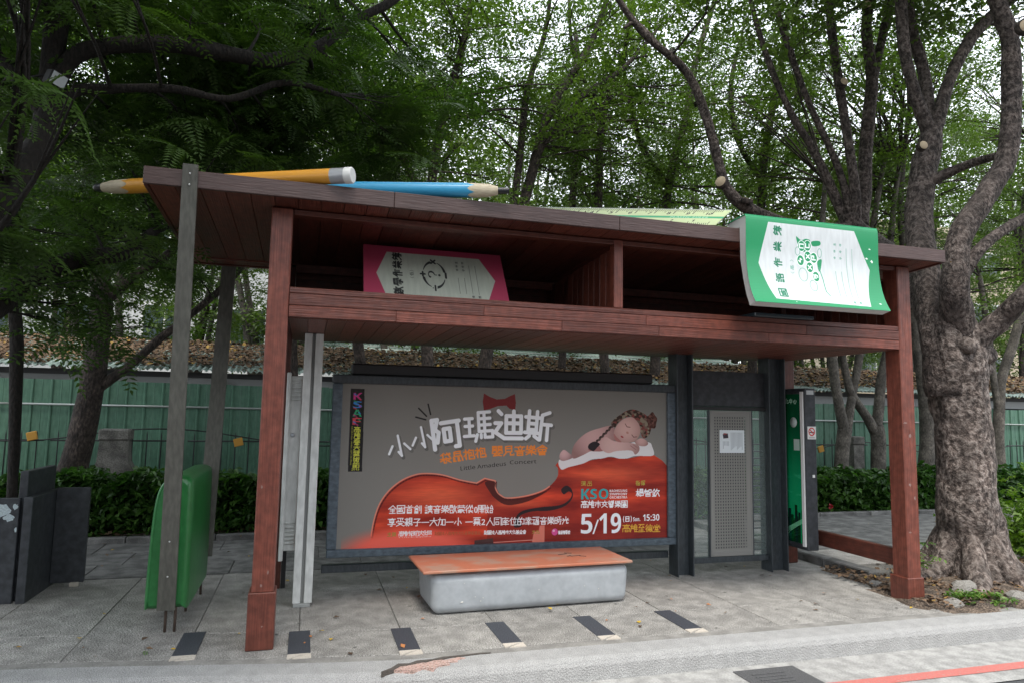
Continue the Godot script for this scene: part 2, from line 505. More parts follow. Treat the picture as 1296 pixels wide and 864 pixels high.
func curve(p: PackedVector2Array, steps := 5, closed := true) -> PackedVector2Array:
	var out := PackedVector2Array()
	var n := p.size()
	for i in (n if closed else n - 1):
		var a := p[(i - 1 + n) % n] if closed else p[maxi(i - 1, 0)]
		var b := p[i]
		var c := p[(i + 1) % n]
		var e := p[(i + 2) % n] if closed else p[mini(i + 2, n - 1)]
		for s in steps: out.append(b.cubic_interpolate(c, a, e, float(s) / steps))
	if not closed: out.append(p[n - 1])
	return out

func poster_print() -> Texture2D:
	var k := 4.6     # pixels per centimetre of a 332 by 150 cm sheet
	var cv := Canvas.new(1527, 690, Color(0.525, 0.51, 0.488))
	var nz := noise(31, 0.006)
	var fine := noise(32, 0.05)
	# violin
	var violin := curve(pts([31.4, 137.8, 33.3, 124.6, 37.7, 110.2, 45.8, 98.1, 57.9, 88.4, 71.5, 83.3, 84.2, 82.7, 97.1, 84.4, 112.8, 88.9, 128.7, 91.9], k), 5, false)
	violin.append_array(pts([136.6, 87.6, 147.1, 89.9, 146.8, 95.6, 150.3, 102.1, 157.1, 106.3], k))
	violin.append_array(curve(pts([157.1, 106.3, 166.1, 106.2, 182.5, 103.8, 197.8, 98.8, 207.5, 91.1, 211.4, 84.6, 210.9, 78.0, 208.7, 75.6, 212.2, 71.6], k), 5, false))
	violin.append_array(pts([211.6, 76, 227.3, 75.7, 247.6, 70.4, 265.3, 67.4, 286.3, 69.1, 301.5, 66.3, 316.8, 65.6, 326, 71, 332.2, 77, 332.2, 150.5, 30, 150.5], k))
	cv.paint(violin, func(x: int, y: int) -> Color:
		var s := Vector2(x, y) / k
		var g := 0.5 + 0.5 * nz.get_noise_2d(x * 0.35, y * 1.6)
		var f := 0.5 + 0.5 * fine.get_noise_2d(x * 0.2, y * 2.0)
		var c := Color(0.56, 0.135, 0.10).lerp(Color(0.93, 0.31, 0.19), clampf(g * 1.9 - 0.45, 0.0, 1.0))
		var glow := exp(-pow((s.x - 95.0) / 42.0, 2) - pow((s.y - 103.0) / 11.0, 2)) + exp(-pow((s.x - 168.0) / 26.0, 2) - pow((s.y - 112.0) / 4.0, 2)) + 0.8 * exp(-pow((s.x - 270.0) / 48.0, 2) - pow((s.y - 84.0) / 9.0, 2))
		c = c.lerp(Color(1.0, 0.46, 0.30), clampf(glow * 0.8, 0.0, 0.85))
		if s.x > 140.0: c = c.lerp(Color(0.50, 0.13, 0.12), clampf((s.y - 108.0) / 30.0, 0.0, 0.55))
		return c.darkened(0.12 * f))
	for e in [[violin, 1.3]]:
		var rim: PackedVector2Array = e[0]
		for q in 68: cv.line(rim[q] + Vector2(5, 7), rim[q + 1] + Vector2(5, 7), 3.5, Color(0.33, 0.10, 0.09), 0.7)
		for q in 68: cv.line(rim[q], rim[q + 1], 3.0, Color(0.90, 0.55, 0.46))
	# bright blurred foreground at the bottom edge
	cv.paint(pts([5, 150, 5, 128, 140, 128, 140, 150], k), func(x: int, y: int) -> Color:
		var s := Vector2(x, y) / k
		var a := clampf(1.25 - Vector2((s.x - 66.0) / 62.0, (s.y - 153.0) / 21.0).length(), 0.0, 1.0)
		return Color(0.98, 0.41, 0.34, smoothstep(0.0, 0.6, a)))
	cv.paint(curve(pts([137, 91, 147, 91, 147, 97, 151, 103, 160, 107, 180, 105.5, 198, 100.5, 198, 102, 180, 110, 160, 113, 148, 107, 141, 99], k), 4), func(_x: int, _y: int) -> Color: return Color(0.27, 0.10, 0.09, 0.85))
	var fh := curve(pts([220.4, 95.2, 214.7, 99.1, 217.6, 103.7, 222.6, 101.1, 226.2, 103.2, 223.4, 109, 213.5, 114.1, 192.4, 115.7, 175.9, 118.5, 169.2, 123.5, 166.6, 133, 170.7, 134.4, 174.8, 132.6, 172, 128.1, 173.2, 123, 185.6, 119.4, 203.7, 119.1, 219.2, 114.9, 226.9, 107.1, 226.1, 99.2], k), 4)
	cv.poly(fh, Color(0.18, 0.12, 0.13))
	cv.poly(pts([185, 150, 187, 139, 192, 138, 193, 133, 198, 133, 198, 150], k), Color(0.88, 0.50, 0.43))
	cv.poly(pts([128, 145, 146, 143.5, 147, 150, 128, 150], k), Color(0.30, 0.20, 0.20))
	cv.line(Vector2(147, 147.5) * k, Vector2(186, 146.5) * k, 2.0, Color(0.86, 0.55, 0.5))
	# fleece and the sleeping child
	cv.poly(curve(pts([212.2, 70.3, 214.5, 79.6, 222, 77.5, 230.2, 75.7, 239, 73.5, 247.6, 69.7, 258, 69, 268.3, 67, 277, 69, 286.3, 68.8, 294, 66.5, 301.5, 66.3, 310, 66.6, 316.8, 65, 314.5, 56.7, 310.7, 52.5, 292.3, 52.6, 274.2, 60.9, 256.3, 59.6, 241.7, 62.3, 227.2, 67], k), 3), Color(0.90, 0.88, 0.88))
	var skin := Color(0.80, 0.60, 0.58)
	var flesh := func(p: PackedVector2Array, base: Color, o: Vector2, r: float) -> void:
		cv.paint(p, func(x: int, y: int) -> Color:
			var t := clampf((Vector2(x, y) - o * k).length() / (r * k), 0.0, 1.0)
			return base.lightened(0.16).lerp(base.darkened(0.24), t * t))
	flesh.call(curve(pts([225.7, 62.4, 230, 53, 241.5, 43.5, 256.2, 38.6, 269.6, 36.4, 273, 45.9, 268, 56.9, 252, 60, 244.6, 62.3, 235.9, 66.3, 227.2, 69], k), 4), skin, Vector2(248, 44), 27.0)
	cv.poly(curve(pts([243, 60, 252, 57, 262, 57, 262, 61, 250, 62], k), 4), Color(0.66, 0.44, 0.43))
	flesh.call(curve(pts([213.6, 70.3, 212.9, 65, 217.1, 60.4, 222.9, 63.7, 227.2, 67.7, 218.6, 71], k), 4), Color(0.82, 0.63, 0.62), Vector2(217, 63), 9.0)
	flesh.call(curve(pts([256.3, 54.2, 262.2, 47.4, 271.2, 51.4, 286.2, 52.7, 298.4, 55.4, 299.9, 60.8, 295.3, 65, 290.8, 60.9, 274.2, 61.5, 265.3, 63.6, 257.8, 60], k), 4), Color(0.83, 0.64, 0.61), Vector2(272, 53), 30.0)
	flesh.call(curve(pts([295, 52, 301, 48.5, 307, 50, 310, 54, 306, 56.5, 298, 55.5], k), 4), Color(0.80, 0.60, 0.57), Vector2(302, 50), 9.0)
	cv.path([Vector2(290, 56) * k, Vector2(296, 60) * k], 1.4, Color(0.62, 0.41, 0.40)); cv.path([Vector2(293, 55) * k, Vector2(298, 58) * k], 1.2, Color(0.62, 0.41, 0.40))
	flesh.call(curve(pts([271.1, 44.6, 274.1, 36.4, 283.1, 28.7, 293.8, 27.8, 301.5, 36, 299.9, 45.7, 293.8, 51.9, 281.7, 52.7, 272.7, 50], k), 4), Color(0.84, 0.64, 0.60), Vector2(285, 38), 20.0)
	cv.poly(curve(pts([271.3, 44, 274, 47, 280, 52.5, 273, 51], k), 4), Color(0.70, 0.46, 0.44))
	cv.path([Vector2(284, 34) * k, Vector2(286, 37) * k, Vector2(289.5, 37.4) * k], 1.5, Color(0.40, 0.25, 0.24))
	cv.path([Vector2(291.5, 45) * k, Vector2(293.5, 47.4) * k, Vector2(297, 47) * k], 1.5, Color(0.40, 0.25, 0.24))
	cv.disc(Vector2(286.5, 43) * k, 7, 5, Color(0.76, 0.53, 0.49), 1.0, 0.5)
	cv.disc(Vector2(280.5, 47.2) * k, 8, 4, Color(0.66, 0.27, 0.27), 1.0, 0.45)
	var hat := curve(pts([268.1, 33.7, 275.6, 26.7, 289.2, 19.6, 301.5, 21.5, 310.7, 27.6, 313.8, 35.9, 310.7, 45.6, 304.5, 48.4, 301.5, 42.9, 299.9, 34.7, 292.3, 27.2, 283.1, 28, 275.6, 33.6, 272.6, 37.7], k), 4)
	var knit := noise(35, 0.05, FastNoiseLite.TYPE_CELLULAR)
	var knit_col := func(x: int, y: int) -> Color:
		var v := knit.get_noise_2d(x * 1.6, y * 1.6)
		return Color(0.26, 0.19, 0.16) if v < -0.35 else (Color(0.47, 0.38, 0.33) if v < 0.15 else (Color(0.55, 0.50, 0.42) if v < 0.6 else Color(0.50, 0.27, 0.24)))
	cv.paint(hat, knit_col)
	var pom := PackedVector2Array()
	for q in 24: pom.append(Vector2(314.5, 30.5) * k + Vector2(cos(TAU * q / 24.0) * 26.0, sin(TAU * q / 24.0) * 38.0) * (1.0 + 0.1 * sin(q * 5.0)))
	cv.paint(pom, func(x: int, y: int) -> Color: return Color(0.25, 0.14, 0.12).lerp(Color(0.48, 0.32, 0.28), 0.5 + 0.5 * knit.get_noise_2d(x * 2.0, y * 2.0)))
	for q in 14:
		var c := Vector2(271, 35).lerp(Vector2(248, 56.5), q / 13.0)
		cv.disc(c * k + Vector2(4.0 * (q % 2) - 2.0, 0), 9, 6, Color(0.23, 0.17, 0.16) if q % 2 == 0 else Color(0.33, 0.26, 0.24), 1.0, -0.9)
	cv.poly(curve(pts([250, 52, 256, 54.5, 253, 58, 249, 61.5, 243.5, 59, 244, 55], k), 3), Color(0.17, 0.14, 0.15))
	# bow, ticks, side strip
	cv.poly(pts([134, 6.9, 140, 10, 147, 12.4, 155.2, 11.6, 160, 9, 165.3, 6.7, 166.5, 15, 165.9, 22.5, 160, 21, 156.9, 18.1, 148, 18.8, 141, 21.5, 134.4, 23.1, 133, 15], k), Color(0.50, 0.17, 0.18))
	for q in [[68.6, 30.6, 78.1, 32.9], [71.1, 22.4, 78.7, 29.6], [79.9, 18.4, 82.5, 27.9]]: cv.line(Vector2(q[0], q[1]) * k, Vector2(q[2], q[3]) * k, 3.0, Color(0.16, 0.15, 0.15))
	cv.poly(pts([8, 5.7, 20.5, 5.7, 21, 80.5, 8.4, 80.5], k), Color(0.11, 0.105, 0.10))
	var hues := [Color(0.85, 0.25, 0.55), Color(0.25, 0.55, 0.85), Color(0.2, 0.65, 0.45), Color(0.85, 0.3, 0.35)]
	for q in 4: latin(cv, "KSAF"[q], Vector2(10.6, 9.4 + 7.6 * q) * k, Vector2(8, 6.2) * k, hues[q], true)
	for q in 14: cv.line(Vector2(11.5 + (q % 3) * 2.4, 10.5 + q * 2.1) * k, Vector2(13.5 + (q % 3) * 2.0, 11.5 + q * 2.1) * k, 3.0, hues[(q * 3 + 1) % 4], 0.75)
	ink(cv, "高雄春天藝術節", Vector2(12.6, 40.3) * k, Vector2(5.2, 4.6) * k, Vector2(0.05, 5.35) * k, 1.9, Color(0.83, 0.83, 0.30))
	latin(cv, "KAOHSIUNG SPRING ARTS FESTIVAL", Vector2(11.2, 40) * k, Vector2(35, 1.3) * k, Color(0.83, 0.83, 0.30), false, PI / 2)
	latin(cv, "2013", Vector2(11.4, 77.3) * k, Vector2(7, 2.0) * k, Color(0.83, 0.83, 0.30), true)
	# title, its soft drop shade printed with it
	var white := Color(0.97, 0.98, 0.99)
	var title := [["小", 41.5, 50.5, 20, 19, -0.24, 5.0], ["小", 63, 42.5, 20, 19, -0.24, 5.0], ["阿", 82.5, 34, 27, 27, -0.16, 9.2], ["瑪", 114, 26.5, 28, 27, -0.08, 7.2], ["迪", 146, 23.5, 27.5, 26, 0.0, 9.0], ["斯", 177.5, 22.6, 27, 27, 0.07, 8.4]]
	for pass_ in 2:
		for t in title:
			var o := Vector2(t[1], t[2]) * k + (Vector2(7, 8) if pass_ == 0 else Vector2.ZERO)
			ink(cv, t[0], o, Vector2(t[3], t[4]) * k, Vector2.ZERO, t[6] + (3.0 if pass_ == 0 else 0.0), Color(0.36, 0.35, 0.34) if pass_ == 0 else white, t[5], 0.5 if pass_ == 0 else 1.0)
	var orange := Color(0.95, 0.55, 0.24)
	for q in 4: ink(cv, "袋鼠抱抱"[q], Vector2(92.6 + 11.3 * q, 64.6 - 1.75 * q) * k, Vector2(10, 8.9) * k, Vector2.ZERO, 3.1, orange, -0.12)
	for q in 5: ink(cv, "嬰兒音樂會"[q], Vector2(143.4 + 11.4 * q, 57.6 - 0.3 * q) * k, Vector2(10.2, 8.9) * k, Vector2.ZERO, 3.1, orange, -0.04)
	latin(cv, "Little Amadeus", Vector2(112.6, 76.2) * k, Vector2(45, 3.9) * k, Color(0.17, 0.16, 0.16), false, -0.10)
	latin(cv, "Concert", Vector2(161.5, 70.8) * k, Vector2(27, 3.6) * k, Color(0.17, 0.16, 0.16), false, -0.03)
	# lines of text
	ink(cv, "全國首創", Vector2(46.4, 111.4) * k, Vector2(6.9, 6.9) * k, Vector2(7.8, 0.1) * k, 1.95, white)
	ink(cv, "讓音樂啟蒙從", Vector2(80, 111.9) * k, Vector2(6.9, 6.9) * k, Vector2(7.75, 0.1) * k, 1.95, white)
	latin(cv, "0", Vector2(127, 114) * k, Vector2(3.4, 5.6) * k, white, true)
	ink(cv, "開始", Vector2(131, 112.8) * k, Vector2(6.9, 6.9) * k, Vector2(7.6, 0.1) * k, 1.95, white)
	ink(cv, "享受親子一大加一小", Vector2(46.2, 122.8) * k, Vector2(6.7, 6.9) * k, Vector2(7.75, 0.12) * k, 1.95, white)
	ink(cv, "一票", Vector2(119, 124) * k, Vector2(6.7, 6.9) * k, Vector2(7.6, 0.1) * k, 1.95, white)
	latin(cv, "2", Vector2(134.4, 125.6) * k, Vector2(3.6, 5.4) * k, white, true)
	ink(cv, "人同座位的幸福音樂時光", Vector2(139.4, 124.6) * k, Vector2(6.7, 6.9) * k, Vector2(7.7, 0.08) * k, 1.95, white)
	var ochre := Color(0.66, 0.55, 0.25)
	ink(cv, "主辦", Vector2(46, 135.3) * k, Vector2(3.6, 3.4) * k, Vector2(4.2, 0) * k, 1.2, ochre)
	ink(cv, "高雄市政府文化局", Vector2(56.5, 134.6) * k, Vector2(3.8, 4.2) * k, Vector2(3.75, 0) * k, 1.3, white)
	latin(cv, "Bureau of Cultural Affairs Kaohsiung City Government", Vector2(56.5, 139.6) * k, Vector2(30, 1.2) * k, white)
	ink(cv, "財團法人高雄市文化音樂會基金", Vector2(90, 136.2) * k, Vector2(2.7, 2.9) * k, Vector2(3.15, 0.03) * k, 1.0, Color(0.72, 0.36, 0.22))
	ink(cv, "財團法人高雄市文化基金會", Vector2(137.4, 136.4) * k, Vector2(3.1, 3.5) * k, Vector2(3.5, 0.04) * k, 1.4, white)
	ink(cv, "文化", Vector2(185.2, 137.4) * k, Vector2(3.4, 3.4) * k, Vector2(4.2, 0) * k, 1.2, ochre)
	cv.disc(Vector2(208.6, 139.6) * k, 15, 15, Color(0.86, 0.33, 0.60)); cv.disc(Vector2(207.6, 138.4) * k, 6, 5, Color(0.95, 0.72, 0.82))
	ink(cv, "德音智春堂", Vector2(212.4, 138.6) * k, Vector2(2.2, 3.2) * k, Vector2(2.5, 0) * k, 1.4, white)
	# right hand block
	ink(cv, "演出", Vector2(236.2, 91.2) * k, Vector2(4.6, 4.4) * k, Vector2(6.4, 0) * k, 1.5, Color(0.72, 0.66, 0.28))
	ink(cv, "指揮", Vector2(296, 91.4) * k, Vector2(4.4, 4.4) * k, Vector2(5.8, 0) * k, 1.5, Color(0.72, 0.66, 0.28))
	latin(cv, "KSO", Vector2(236, 98.8) * k, Vector2(29.6, 10.2) * k, Color(0.22, 0.66, 0.68), true)
	for q in 3: latin(cv, ["KAOHSIUNG", "SYMPHONY", "ORCHESTRA"][q], Vector2(267, 99.8 + 3.25 * q) * k, Vector2(19.4, 2.4) * k, white, true)
	ink(cv, "高雄市交響樂團", Vector2(236.4, 110.4) * k, Vector2(6.3, 6.4) * k, Vector2(7.3, 0.12) * k, 2.0, white)
	ink(cv, "楊智欽", Vector2(296.4, 99.8) * k, Vector2(8, 7) * k, Vector2(9.1, 0.1) * k, 2.3, white)
	latin(cv, "5", Vector2(236, 123) * k, Vector2(12.4, 19.2) * k, white, true)
	latin(cv, "/", Vector2(248.4, 129) * k, Vector2(7.0, 13.8) * k, white)
	latin(cv, "19", Vector2(255.6, 123) * k, Vector2(24, 19.6) * k, white, true)
	latin(cv, "(", Vector2(281.8, 126.1) * k, Vector2(1.5, 6.2) * k, white, true)
	ink(cv, "日", Vector2(284.8, 126.9) * k, Vector2(3.6, 4.5) * k, Vector2.ZERO, 2.2, white)
	latin(cv, ")", Vector2(290, 126.1) * k, Vector2(1.5, 6.2) * k, white, true)
	latin(cv, "Sun.", Vector2(293, 127.6) * k, Vector2(8, 4.0) * k, white, true)
	latin(cv, "15:30", Vector2(304, 125) * k, Vector2(18.6, 6.6) * k, white, true)
	ink(cv, "高雄至德堂", Vector2(281.6, 134.6) * k, Vector2(7.6, 7) * k, Vector2(8.5, 0.22) * k, 2.1, Color(0.88, 0.68, 0.25))
	return cv.tex()

func workbook_print(paper: Color, border: Color, word: String, kind: int) -> Texture2D:
	# drawn with the book lying on its side, as it hangs: width is the long edge
	var w := 800 if kind == 0 else 820
	var h := 420 if kind == 0 else 480
	var cv := Canvas.new(w, h, border)
	var dark := Color(0.14, 0.15, 0.15) if kind == 0 else Color(0.12, 0.46, 0.33)
	var full := h
	if kind == 0: h = int(h * 0.71)     # the lower part stands hidden behind the beam
	var L := 0.085 * w
	var hexa := PackedVector2Array([Vector2(L, h * 0.53), Vector2(L * 1.9, h * 0.07), Vector2(w * 0.81, h * 0.07), Vector2(w * 0.925, h * 0.50), Vector2(w * 0.86, h * 0.96), Vector2(L * 1.9, h * 0.94)])
	if kind == 0: hexa = PackedVector2Array([Vector2(L, h * 0.56), Vector2(L * 1.9, h * 0.12), Vector2(w * 0.83, h * 0.12), Vector2(w * 0.925, h * 0.56), Vector2(w * 0.83, h * 1.08), Vector2(L * 1.9, h * 1.08)])
	var nz := noise(77, 0.02)
	cv.paint(hexa, func(x: int, y: int) -> Color: return paper.darkened(0.05 + 0.05 * nz.get_noise_2d(x * 2.0, y * 0.4)))
	# title characters run from the bottom up, each turned a quarter
	for q in 5:
		var y := h * (0.88 - 0.17 * q) if kind == 0 else h * (0.86 - 0.175 * q)
		ink(cv, word[q], Vector2(w * 0.20, y + 20), Vector2(40 if kind == 0 else 44, 48 if kind == 0 else 44), Vector2.ZERO, 3.6, dark, -PI / 2)
	ink(cv, "低" if kind == 0 else "高", Vector2(w * 0.315, h * 0.57), Vector2(20, 20), Vector2.ZERO, 1.4, dark.lerp(paper, 0.45), -PI / 2)
	cv.path([Vector2(w * 0.315, h * 0.60), Vector2(w * 0.328, h * 0.615), Vector2(w * 0.341, h * 0.60)], 1.0, dark.lerp(paper, 0.45))
	cv.path([Vector2(w * 0.315, h * 0.48), Vector2(w * 0.328, h * 0.465), Vector2(w * 0.341, h * 0.48)], 1.0, dark.lerp(paper, 0.45))
	if kind == 0:
		var o := Vector2(w * 0.485, h * 0.52)
		for q in 4:
			var a0 := PI / 4 + q * PI / 2
			for s in 12:
				var a := a0 - 0.42 + 0.84 * s / 11.0
				cv.line(o + Vector2(cos(a) * 62, sin(a) * 76), o + Vector2(cos(a + 0.07) * 62, sin(a + 0.07) * 76), 2.0 + 5.0 * s / 11.0, dark)
		latin(cv, "?", o + Vector2(-34, 20), Vector2(42, 70), dark, false, -PI / 2, true)
		cv.line(o + Vector2(-12, -88), o + Vector2(12, -68), 5, dark); cv.line(o + Vector2(12, -88), o + Vector2(-12, -68), 5, dark)
		cv.line(o + Vector2(-76, 0), o + Vector2(-52, 0), 5.0, dark); cv.line(o + Vector2(-64, -12), o + Vector2(-64, 12), 5.0, dark)
		cv.line(o + Vector2(66, -12), o + Vector2(66, 14), 6.0, dark)
		cv.line(o + Vector2(0, 66), o + Vector2(0, 92), 5.0, dark); cv.disc(o + Vector2(-13, 79), 3, 3, dark); cv.disc(o + Vector2(13, 79), 3, 3, dark)
	else:
		# a cluster of lettered balls and sprigs
		var g := Color(0.11, 0.55, 0.36)
		var balls := [[0.405, 0.30, "ㄇ"], [0.45, 0.29, "ㄈ"], [0.395, 0.46, "ㄅ"], [0.45, 0.41, "ㄨ"], [0.495, 0.42, "ㄗ"], [0.46, 0.53, "ㄨ"], [0.50, 0.63, "ㄛ"]]
		cv.poly(curve(pts([w * 0.365, h * 0.20, w * 0.40, h * 0.235, w * 0.44, h * 0.215, w * 0.47, h * 0.24, w * 0.43, h * 0.36, w * 0.385, h * 0.31], 1.0), 4), g)
		cv.poly(curve(pts([w * 0.48, h * 0.24, w * 0.54, h * 0.225, w * 0.545, h * 0.27, w * 0.49, h * 0.29], 1.0), 4), g)
		cv.poly(curve(pts([w * 0.52, h * 0.46, w * 0.555, h * 0.43, w * 0.54, h * 0.55, w * 0.525, h * 0.56], 1.0), 4), g)
		for b in balls:
			cv.disc(Vector2(b[0] * w, b[1] * h), 23, 30, Color.WHITE)
			cv.disc(Vector2(b[0] * w, b[1] * h), 20, 27, g)
			ink(cv, b[2], Vector2(b[0] * w - 12, b[1] * h + 13), Vector2(26, 22), Vector2.ZERO, 3.2, Color(0.96, 0.98, 0.97), -PI / 2)
		for b in [[0.405, 0.62, 26.0, 36.0], [0.375, 0.36, 14.0, 22.0], [0.47, 0.74, 22.0, 30.0], [0.54, 0.36, 12.0, 24.0]]:
			var ring := []
			for s in 25: ring.append(Vector2(b[0] * w + cos(TAU * s / 24.0) * b[2], b[1] * h + sin(TAU * s / 24.0) * b[3]))
			cv.path(ring, 1.3, Color(0.35, 0.62, 0.52))
		cv.path([Vector2(0.53, 0.52) * Vector2(w, h), Vector2(0.55, 0.66) * Vector2(w, h), Vector2(0.555, 0.80) * Vector2(w, h), Vector2(0.575, 0.85) * Vector2(w, h)], 2.5, Color(0.25, 0.6, 0.47))
	# form lines
	for q in 4:
		var x := w * (0.655 + 0.045 * q)
		cv.line(Vector2(x, h * (0.55 if q < 2 else 0.28)), Vector2(x, h * 0.86), 1.3, dark.lerp(paper, 0.4))
		for s in 3: ink(cv, "主市中子"[(q + s) % 4], Vector2(x - 6, h * (0.26 + 0.075 * s) if q < 2 else h * 0.93), Vector2(13, 13), Vector2.ZERO, 1.2, dark.lerp(paper, 0.35), -PI / 2)
	if kind == 1:
		for b in [[0.93, 0.26, 9.0, 4.0], [0.905, 0.37, 10.0, 6.0], [0.945, 0.40, 9.0, 10.0], [0.945, 0.91, 10.0, 4.0], [0.17, 0.84, 4.0, 4.0], [0.30, 0.965, 3.0, 3.0]]:
			cv.poly(pts([b[0] * w - b[2], b[1] * h, b[0] * w, b[1] * h - b[3], b[0] * w + b[2], b[1] * h + 1.0, b[0] * w + 2.0, b[1] * h + b[3], b[0] * w - 3.0, b[1] * h + 2.0], 1.0), Color(0.93, 0.95, 0.93))
	return cv.tex()

func ruler_print() -> Texture2D:
	var cv := Canvas.new(1400, 170, Color(0.70, 0.76, 0.56))
	var ink_c := Color(0.10, 0.11, 0.10)
	cv.poly(pts([0, 0, 1400, 0, 1400, 7, 0, 7], 1.0), Color(0.55, 0.58, 0.55))
	for q in 105:
		var x := 30.0 + q * 12.7
		cv.line(Vector2(x, 8), Vector2(x, 52 if q % 10 == 0 else (42 if q % 5 == 0 else 28)), 3.2 if q % 10 == 0 else 2.0, ink_c)
		if q % 10 == 0 and q > 0: latin(cv, str(q / 10), Vector2(x - 44, 36), Vector2(24 if q < 100 else 42, 26), ink_c, true)
	cv.poly(pts([0, 78, 1400, 78, 1400, 100, 0, 100], 1.0), Color(0.10, 0.58, 0.38))
	latin(cv, "PLASTIC RULER", Vector2(1050, 81), Vector2(250, 16), Color(0.55, 0.75, 0.62), true)
	for q in 46:
		var x := 1340.0 - q * 14.0
		cv.line(Vector2(x, 168), Vector2(x, 138 if q % 10 == 0 else (145 if q % 5 == 0 else 152)), 2.2, ink_c)
		if q % 10 == 0 and q > 0: latin(cv, str(q / 10), Vector2(x + 14, 116), Vector2(18, 22), ink_c, true)
	return cv.tex()

func notice_print() -> Texture2D:
	var cv := Canvas.new(200, 160, Color(0.86, 0.89, 0.90))
	cv.poly(pts([24, 30, 66, 24, 70, 56, 30, 60], 1.0), Color(0.24, 0.20, 0.24))
	cv.poly(pts([30, 22, 60, 24, 58, 32, 34, 34], 1.0), Color(0.55, 0.25, 0.25))
	for q in 10: cv.line(Vector2(92 + 10 * q, 18), Vector2(92 + 10 * q, 140 - (q * 37 % 30)), 1.6, Color(0.55, 0.58, 0.60))
	for q in 5: cv.line(Vector2(28 + 11 * q, 80), Vector2(28 + 11 * q, 130 - (q * 23 % 24)), 1.6, Color(0.55, 0.58, 0.60))
	return cv.tex()

func city_print() -> Texture2D:
	var cv := Canvas.new(300, 900, Color(0.02, 0.27, 0.15))
	var nz := noise(41, 0.008)
	cv.paint(pts([0, 0, 300, 0, 300, 900, 0, 900], 1.0), func(x: int, y: int) -> Color:
		var t := y / 900.0
		var c := Color(0.03, 0.32, 0.19).lerp(Color(0.08, 0.62, 0.40), smoothstep(0.1, 0.7, t))
		var cloud := smoothstep(0.1, 0.6, nz.get_noise_2d(x * 0.7, y * 2.2)) * smoothstep(0.45, 0.62, t) * (1.0 - smoothstep(0.68, 0.74, t))
		return c.lerp(Color(0.35, 0.78, 0.60), cloud * 0.6))
	var r2 := RandomNumberGenerator.new()
	r2.seed = 5
	for q in 40:
		var x := r2.randf_range(-10, 300)
		var hh := r2.randf_range(10, 70)
		var ww := r2.randf_range(8, 26)
		var y0 := 720.0 + r2.randf_range(0, 110)
		cv.poly(pts([x, y0 - hh, x + ww, y0 - hh, x + ww, 900, x, 900], 1.0), Color(0.01, r2.randf_range(0.10, 0.26), r2.randf_range(0.07, 0.17)))
	cv.poly(pts([40, 660, 60, 660, 64, 610, 70, 660, 84, 662, 84, 900, 40, 900], 1.0), Color(0.01, 0.13, 0.09))
	for q in 60: cv.line(Vector2(r2.randf_range(0, 300), r2.randf_range(740, 890)), Vector2(r2.randf_range(0, 300), r2.randf_range(740, 890)).lerp(Vector2(150, 900), 0.8), 0.8, Color(0.4, 0.85, 0.6), 0.12)
	for q in 5: cv.path([Vector2(60 + 14 * q, 900), Vector2(110 + 16 * q, 840), Vector2(200 + 12 * q, 800), Vector2(300, 752 + 6 * q)], 2.2, Color(0.62, 0.95, 0.75), 0.8)
	ink(cv, "高雄文化中心", Vector2(30, 28), Vector2(32, 30), Vector2(40, 0), 2.4, Color(0.75, 0.90, 0.80))
	return cv.tex()

